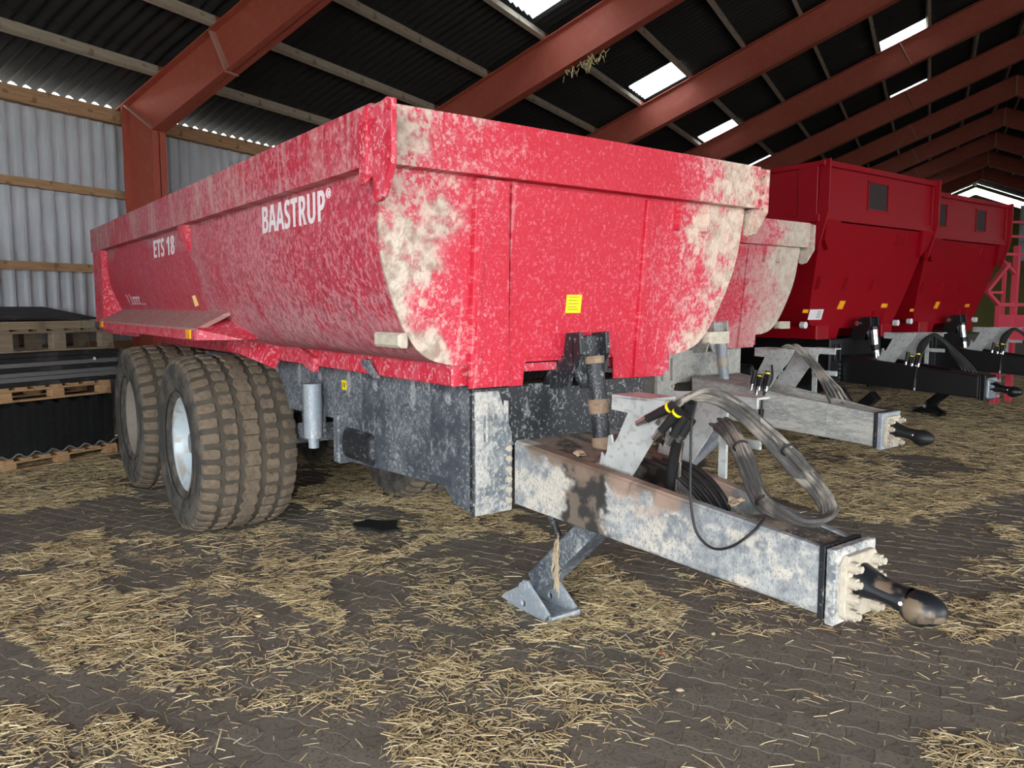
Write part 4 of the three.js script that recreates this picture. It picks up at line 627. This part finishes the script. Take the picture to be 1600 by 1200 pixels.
{
  const matGreyTrim = std({ color: new THREE.Color(0x6a6a69), roughness: 0.6 }), prof = (w, h) => [[-w, 0], [w, 0], [w, h], [w - 0.02, h], [w - 0.03, 0.012], [-w + 0.03, 0.012], [-w + 0.02, h], [-w, h]];
  const words = ['lowest black steel trim strip on the middle pallet', 'second black steel trim strip from the bottom on the middle pallet', 'third black steel trim strip from the bottom on the middle pallet', 'fourth black steel trim strip from the bottom on the middle pallet', 'fifth black steel trim strip from the bottom on the middle pallet', 'sixth black steel trim strip from the bottom on the middle pallet', 'topmost black steel trim strip under the upper pallet'];
  for (let k = 0; k < 7; k++) { const m = topMesh('steel_trim', boxUV(extX(prof(0.46 - 0.012 * (k % 3), 0.044), 0, 1.7, 0)), [1, 2, 4].includes(k) ? matGreyTrim : matBlackSheet, words[k], 'trim strip', 'black steel trim strips on the middle pallet'); barn(m); m.position.copy(toWorld(4.05 + (k % 2) * 0.03 - 0.02 * (k % 3), 0.854 + k * 0.0495, (STK_F + STK_B) / 2 + 0.01 * (k % 3))); }
  const c = topMesh('paint_can_lid', flat(new THREE.CylinderGeometry(0.018, 0.018, 0.01, 16).rotateX(Math.PI / 2)), matWhite, 'small white round cap on the end of the black trim strips', 'cap'); barn(c); c.position.copy(toWorld(5.44, 1.10, STK_F - 0.005)); c.name = 'end_cap';
}
pallet(1.205, 4.44, 5.68, matPalletOld, 'upper weathered grey wooden pallet under the plywood', 0.235);
for (let k = 0; k < 4; k++) { const m = topMesh('plywood_sheet', boxUV(bbox(0, 1.15, 0, 0.018, 0, 0.93, 0.002)), matPlySheet, ['lowest plywood sheet on the upper pallet', 'second plywood sheet from the bottom on the upper pallet', 'third plywood sheet from the bottom on the upper pallet', 'top plywood sheet under the black board'][k], 'plywood', 'plywood sheets on the upper pallet'); barn(m); m.position.copy(toWorld(4.33 - 0.012 * (k % 2), 1.441 + k * 0.0205, STK_B + 0.02 + 0.012 * (k % 2))); }
{ const m = topMesh('black_board', boxUV(bbox(0, 1.2, 0, 0.02, 0, 1.0, 0.003)), matBlackSheet, 'flat black board lying on top of the plywood', 'board'); barn(m); m.position.copy(toWorld(4.29, 1.652, STK_B - 0.02)); m.rotation.set(0.118, BARN_TURN, 0, 'YXZ'); const b = topMesh('timber_batten', boxUV(bbox(0, 1.1, 0, 0.108, 0, 0.06, 0.004)), matPalletOld, 'timber batten propping up the black board along the wall', 'batten'); barn(b); b.position.copy(toWorld(4.33, 1.5235, STK_B + 0.04)); }

// red tubular implement at the far end of the row
function fpt(px, py, u) { const d = rayOf(px, py), p0 = ORG.clone().addScaledVector(UD, u), t = p0.clone().sub(V3(0, EYE, 0)).dot(UD) / d.dot(UD); const q = V3(0, EYE, 0).addScaledVector(d, t).sub(ORG); return [u, q.y, -q.dot(WD)]; }
{
  const t = thing('implement_frame', 'bright red tubular steel implement frame beyond the clean trailers', 'implement'); t.position.copy(ORG); t.rotation.y = TRAILER_TURN;
  const mat = phys({ color: new THREE.Color(0xd8485a), roughness: 0.45 }), U = 0.2, P = (x, y, du = 0) => { const q = fpt(x, y, U + du); q[0] = U + du; return q; };
  const foot = q => [q[0], 0, q[2]];
  const bars = [[P(1590, 384), foot(P(1590, 384)), 0.09], [P(1575, 347), P(1640, 347), 0.04], [P(1572, 369), P(1640, 371), 0.04], [P(1562, 397), P(1640, 399), 0.05], [P(1541, 455), P(1576, 412), 0.07], [P(1556, 396), P(1586, 428), 0.05], [P(1541, 455), P(1560, 476), 0.06], [P(1560, 476), P(1640, 476), 0.06], [P(1545, 457), P(1566, 457), 0.04], [P(1570, 425), foot(P(1570, 425)), 0.05], [P(1636, 340), foot(P(1636, 340)), 0.09], [P(1560, 476), foot(P(1560, 476)), 0.07]];
  bars.forEach(([a, b, w]) => part('tube', bar(a, b, w, w), mat, t));
  part('mud_panel', bar(P(1560, 512), P(1640, 512), 0.05, 0.45), mat, t);
}

// ---------------------------------------------------------------- straw on the floor
{
  const heavy = [
    [[0, 895], [60, 862], [150, 838], [275, 845], [200, 872], [165, 925], [255, 955], [255, 1000], [185, 1030], [60, 1042], [30, 1000], [0, 965]],
    [[230, 938], [330, 905], [460, 880], [600, 868], [660, 850], [700, 832], [790, 838], [650, 890], [545, 930], [540, 985], [470, 960], [420, 935], [300, 940], [250, 958]],
    [[-200, 745], [60, 715], [185, 690], [225, 770], [100, 782], [0, 800], [-200, 830]],
    [[440, 770], [520, 715], [620, 735], [720, 765], [840, 812], [840, 838], [700, 846], [650, 800], [560, 790], [480, 800]],
    [[-100, 1140], [60, 1130], [250, 1125], [310, 1150], [240, 1210], [-100, 1230]],
    [[590, 1230], [620, 1120], [560, 1095], [515, 1055], [700, 1035], [820, 1055], [900, 1088], [955, 1070], [970, 1105], [900, 1150], [890, 1230]],
    [[885, 900], [950, 878], [1035, 930], [1010, 965], [900, 978], [870, 955]],
    [[1060, 690], [1200, 640], [1340, 610], [1700, 560], [1700, 780], [1560, 790], [1420, 812], [1310, 808], [1240, 790], [1120, 750]],
    [[1330, 965], [1390, 940], [1480, 952], [1680, 940], [1680, 1015], [1500, 1008], [1400, 990]],
    [[1535, 862], [1680, 835], [1680, 925], [1560, 915]], [[1470, 1165], [1560, 1150], [1700, 1140], [1700, 1240], [1470, 1240]],
    [[780, 980], [850, 960], [960, 975], [900, 1000], [800, 1000]], [[150, 690], [480, 660], [700, 690], [700, 730], [480, 720], [300, 740]]];
  const sparse = [[[240, 950], [560, 985], [720, 930], [820, 930], [760, 1000], [780, 1060], [560, 1120], [300, 1130], [180, 1060]], [[650, 900], [790, 880], [790, 1000], [680, 960]], [[820, 1000], [1060, 980], [1080, 1080], [940, 1140], [820, 1060]], [[200, 830], [560, 800], [700, 830], [500, 880], [260, 900]], [[1060, 900], [1280, 940], [1240, 990], [1100, 980]]];
  const bare = [[[1380, 728], [1450, 716], [1545, 728], [1530, 746], [1430, 752]], [[1225, 728], [1330, 705], [1345, 722], [1250, 740]]];
  const inside = (P, x, y) => { let c = false; for (let i = 0, j = P.length - 1; i < P.length; j = i++) if ((P[i][1] > y) !== (P[j][1] > y) && x < (P[j][0] - P[i][0]) * (y - P[i][1]) / (P[j][1] - P[i][1]) + P[i][0]) c = !c; return c; };
  const dens = (p) => {
    const [l, , n] = toBarn(p), w = fbm(l * 2.1 + 40, n * 2.1 + 40, 3) - 0.5, w2 = fbm(l * 7 + 3, n * 7 + 90, 3) - 0.5; const [qx, qy] = project(p), k = clamp(260 / Math.max(60, qy - 478) , 0.35, 1.4); const x = qx + (w * 170 + w2 * 60), y = qy + (w * 40 + w2 * 24) / k;
    if (qx < -260 || qx > 1860) return 0.25 * sstep(0.05, 0.15, w) + 0.03;
    for (const P of bare) if (inside(P, x, y)) return 0.03;
    for (const [i, P] of heavy.entries()) if (inside(P, x, y)) return clamp((i === 5 || i === 9 || i === 10 ? 0.42 : i === 4 || i === 6 ? 0.6 : 0.85) + w2 * 2.2, 0.12, 1);
    for (const P of sparse) if (inside(P, x, y)) return clamp(0.16 + w2 * 0.9, 0.03, 0.5);
    return 0.012 + 0.035 * sstep(0.1, 0.2, w2);
  };
  const r = rngOf(2024), blades = [];
  const tyreSpots = []; for (const x of [-0.17, -1.93]) for (const s of [1, -1]) tyreSpots.push([x, s * (1.22 - TYRE_W / 2)]);
  const blocked = p => { const q = p.clone().sub(ORG), u = q.dot(UD), z = -q.dot(WD); for (const [x, zz] of tyreSpots) if (Math.abs(u - x) < 0.16 && Math.abs(z - zz) < 0.36) return true; return false; };
  const ring = (d0, d1, per, sc) => {   // straws per square metre in a ring of the floor round the doorway
    const half = 0.78, area = half * (d1 * d1 - d0 * d0), N = Math.round(area * per);
    for (let i = 0; i < N; i++) {
      const d = Math.sqrt(d0 * d0 + r() * (d1 * d1 - d0 * d0)), a = (r() * 2 - 1) * half, p = V3(Math.sin(a) * d, 0, -Math.cos(a) * d); const [l, , n] = toBarn(p);
      if (n < -9.2 || n > 12.9) { r(); continue; }
      const D = dens(p); if (r() > D || blocked(p)) continue;
      blades.push([p.x, p.z, sc * (r() < 0.12 ? 1.6 : 1) * (0.25 + r() * r() * 1.25), r() * Math.PI * 2, D, r()]);
    }
  };
  ring(2.2, 4.6, 8200, 1); ring(4.6, 8, 4600, 1.15); ring(8, 13, 2000, 1.5); ring(13, 24, 560, 2.0);
  const geo = (() => { const w = 0.0016, h = 0.0013, L = 0.038, P = [[-L, 0, -w], [-L, h, 0], [-L, 0, w], [0, 0.0008, -w], [0, h + 0.0012, 0], [0, 0.0008, w], [L, 0, -w], [L, h, 0], [L, 0, w]], T = [[0, 1, 4], [0, 4, 3], [1, 2, 5], [1, 5, 4], [3, 4, 7], [3, 7, 6], [4, 5, 8], [4, 8, 7]]; const g = new THREE.BufferGeometry(); g.setAttribute('position', new THREE.Float32BufferAttribute(T.flatMap(t => t.flatMap(i => P[i])), 3)); g.computeVertexNormals(); return flat(g); })();
  const matStraw = std({ color: 0xffffff, roughness: 0.8 });
  const im = new THREE.InstancedMesh(geo, matStraw, blades.length), M = new THREE.Matrix4(), Q = new THREE.Quaternion(), E = new THREE.Euler(), C = new THREE.Color();
  blades.forEach(([x, z, s, a, D, q], i) => {
    const up = 0.001 + D * D * 0.022 * q, tilt = (q * 7919 % 1 - 0.5) * (0.12 + 0.35 * D);
    E.set(q * 6.28, a, tilt, 'YXZ'); E.x = (q * 131 % 1 - 0.5) * 1.0; im.setMatrixAt(i, M.compose(V3(x, up + Math.abs(Math.sin(tilt)) * 0.05 * s * 0.8, z), Q.setFromEuler(E), V3(s, 1 + 0.4 * s, 1 + 0.35 * s)));
    const t = q * 977 % 1, v = 0.62 + 0.55 * (q * 313 % 1); const c = t < 0.6 ? [0.56, 0.44, 0.24] : t < 0.85 ? [0.42, 0.31, 0.16] : [0.72, 0.62, 0.40]; im.setColorAt(i, C.setRGB(c[0] * v, c[1] * v, c[2] * v));
  });
  im.name = 'straw_litter'; tag(im, 'loose yellow straw and chaff scattered over the pavers', 'straw', null, 'stuff'); scene.add(im);
  console.log('straw', blades.length);
}
// small things on the floor and on the trailer
{
  const chip = (px, py, s, mat, label, seed, name = 'wood_chip', cat = 'chip') => { const g = new THREE.DodecahedronGeometry(s, 0), r = rngOf(seed), p = g.attributes.position; const key = new Map(); for (let i = 0; i < p.count; i++) { const k = [p.getX(i), p.getY(i), p.getZ(i)].map(v => v.toFixed(4)).join(); if (!key.has(k)) key.set(k, 0.6 + 0.7 * r()); const f = key.get(k); p.setXYZ(i, p.getX(i) * f * 1.5, p.getY(i) * 0.55, p.getZ(i) * f); } g.computeVertexNormals(); const m = topMesh(name, flat(g), mat, label, cat); m.position.copy(onGround(px, py)); m.position.y = s * 0.5; m.rotation.y = seed; return m; };
  const matChip = std({ color: new THREE.Color(0xb7a68c), roughness: 0.9 }), matChipPale = std({ color: new THREE.Color(0xd9cd9a), roughness: 0.9 }), matBlackRag = std({ color: new THREE.Color(0x121212), roughness: 0.8 }), matLeaf = std({ color: new THREE.Color(0x9a5a36), roughness: 0.9 });
  chip(1115, 992, 0.011, matChipPale, 'round pale yellow pellet on bare pavers below the drawbar end', 1, 'pellet', 'pellet');
  chip(270, 1080, 0.017, matChip, 'light wood chip on the bare dark pavers', 2); chip(1062, 1080, 0.014, matChip, 'square-edged pale wood chip amid bare pavers beside the straw', 3);
  chip(405, 964, 0.014, matChipPale, 'yellowish crumb behind the straw band by the wheel', 4, 'crumb', 'crumb');
  chip(640, 1020, 0.010, matChip, 'tiny pale wood chip in thin straw', 5); chip(1033, 1022, 0.012, matLeaf, 'brown dry leaf scrap on the pavers', 6, 'dry_leaf', 'leaf'); chip(1550, 1107, 0.011, matChip, 'pale wood chip near the straw at the pavers edge', 8);
  const rag = (() => { const pts = [[552, 822], [575, 816], [600, 818], [620, 817], [618, 826], [624, 831], [600, 834], [580, 829], [562, 828]].map(q => onGround(...q)); const c = onGround(590, 825); const s = shapeOf(pts.map(p => [p.x - c.x, -(p.z - c.z)])); const g = flat(new THREE.ExtrudeGeometry(s, { depth: 0.012, bevelEnabled: true, bevelSize: 0.006, bevelThickness: 0.006, bevelSegments: 2 }).rotateX(-Math.PI / 2)); const m = topMesh('rubber_scrap', g, matBlackRag, 'flat black scrap lying on the pavers under the trailer', 'scrap'); m.position.set(c.x, 0.006, c.z); return m; })();
  // dry leaves in the drawbar and a straw tuft on its leg
  const leaf = (x, y, z, s, seed) => { const r = rngOf(seed), list = []; for (let k = 0; k < 9; k++) { const g = new THREE.SphereGeometry(s * (0.6 + 0.5 * r()), 6, 4, 0, Math.PI * 2, 0, 0.9), p = g.attributes.position; for (let i = 0; i < p.count; i++) p.setXYZ(i, p.getX(i) * (0.7 + 0.8 * vn(i * 0.7 + k, seed)), (p.getY(i) - s * 0.6) * 0.8, p.getZ(i) * (0.6 + 0.9 * vn(i * 1.1, seed + k))); g.computeVertexNormals(); g.rotateX((r() - 0.5) * 1.6); g.rotateY(r() * 6); list.push(flat(g.translate((r() - 0.5) * s * 2, 0.004 + 0.012 * r(), (r() - 0.5) * s * 1.3))); } const G = merge(list); G.computeBoundingBox(); G.translate(0, -G.boundingBox.min.y, 0); const m = topMesh('dry_leaves', G, std({ map: matMudCake.map, color: new THREE.Color(0xe8d8c8), roughness: 1 }), seed === 3 ? 'crumpled dry leaf on the drawbar beside the hose stand foot' : 'crumpled dry leaves where the coiled hoses meet the drawbar', 'leaf'); m.userData.kind = 'stuff'; m.position.copy(ORG).addScaledVector(UD, x).addScaledVector(WD, -z); m.position.y = y; m.rotation.y = TRAILER_TURN + seed; return m; };
  leaf(4.02, 0.9, 0.15, 0.026, 5); leaf(3.2, 0.979, 0.23, 0.026, 3);
  const r = rngOf(6), st = []; for (let k = 0; k < 46; k++) { const q = k / 46, a = [2.86 + 0.03 * (r() - 0.5), 0.50 - 0.26 * q, 0.075 + 0.012 * r()], b = [a[0] + 0.05 * (r() - 0.5), a[1] - 0.05 - 0.04 * r(), a[2] + 0.015 * r()]; st.push(bar(a, b, 0.004, 0.003)); }
  part('straw_tuft', merge(st), std({ color: new THREE.Color(0xb8a68a), roughness: 1 }), t1, 'straw tuft caught on the support leg').userData.kind = 'stuff';
  // straw of an old nest hanging from the second frame beyond the stack
  const rn = rngOf(44), nest = [], c0 = (() => { const d = rayOf(918, 104), t = 11.1 / d.dot(LD); return V3(0, EYE, 0).addScaledVector(d, t); })();
  for (let k = 0; k < 60; k++) { const a = V3((rn() - 0.5) * 0.35, 0, 0), q = ND.clone().multiplyScalar((rn() - 0.5) * 0.5); const A = a.add(q); A.y = A.dot(ND) * 0.41 + (rn() - 0.7) * 0.10; const B = A.clone().add(V3((rn() - 0.5) * 0.1, -0.02 - 0.09 * rn(), (rn() - 0.5) * 0.1)); nest.push(bar(A.toArray(), B.toArray(), 0.008, 0.006)); }
  const nm = topMesh('bird_nest', merge(nest), std({ color: new THREE.Color(0xc9b98a), roughness: 1 }), 'ragged straw nest hanging under a red-brown roof beam', 'nest', null, 'stuff'); nm.position.copy(c0); nm.position.y += 0.09;
}

scene.traverse(o => { if (o.isMesh) { o.castShadow = true; o.receiveShadow = true; } });
renderer.render(scene, camera);
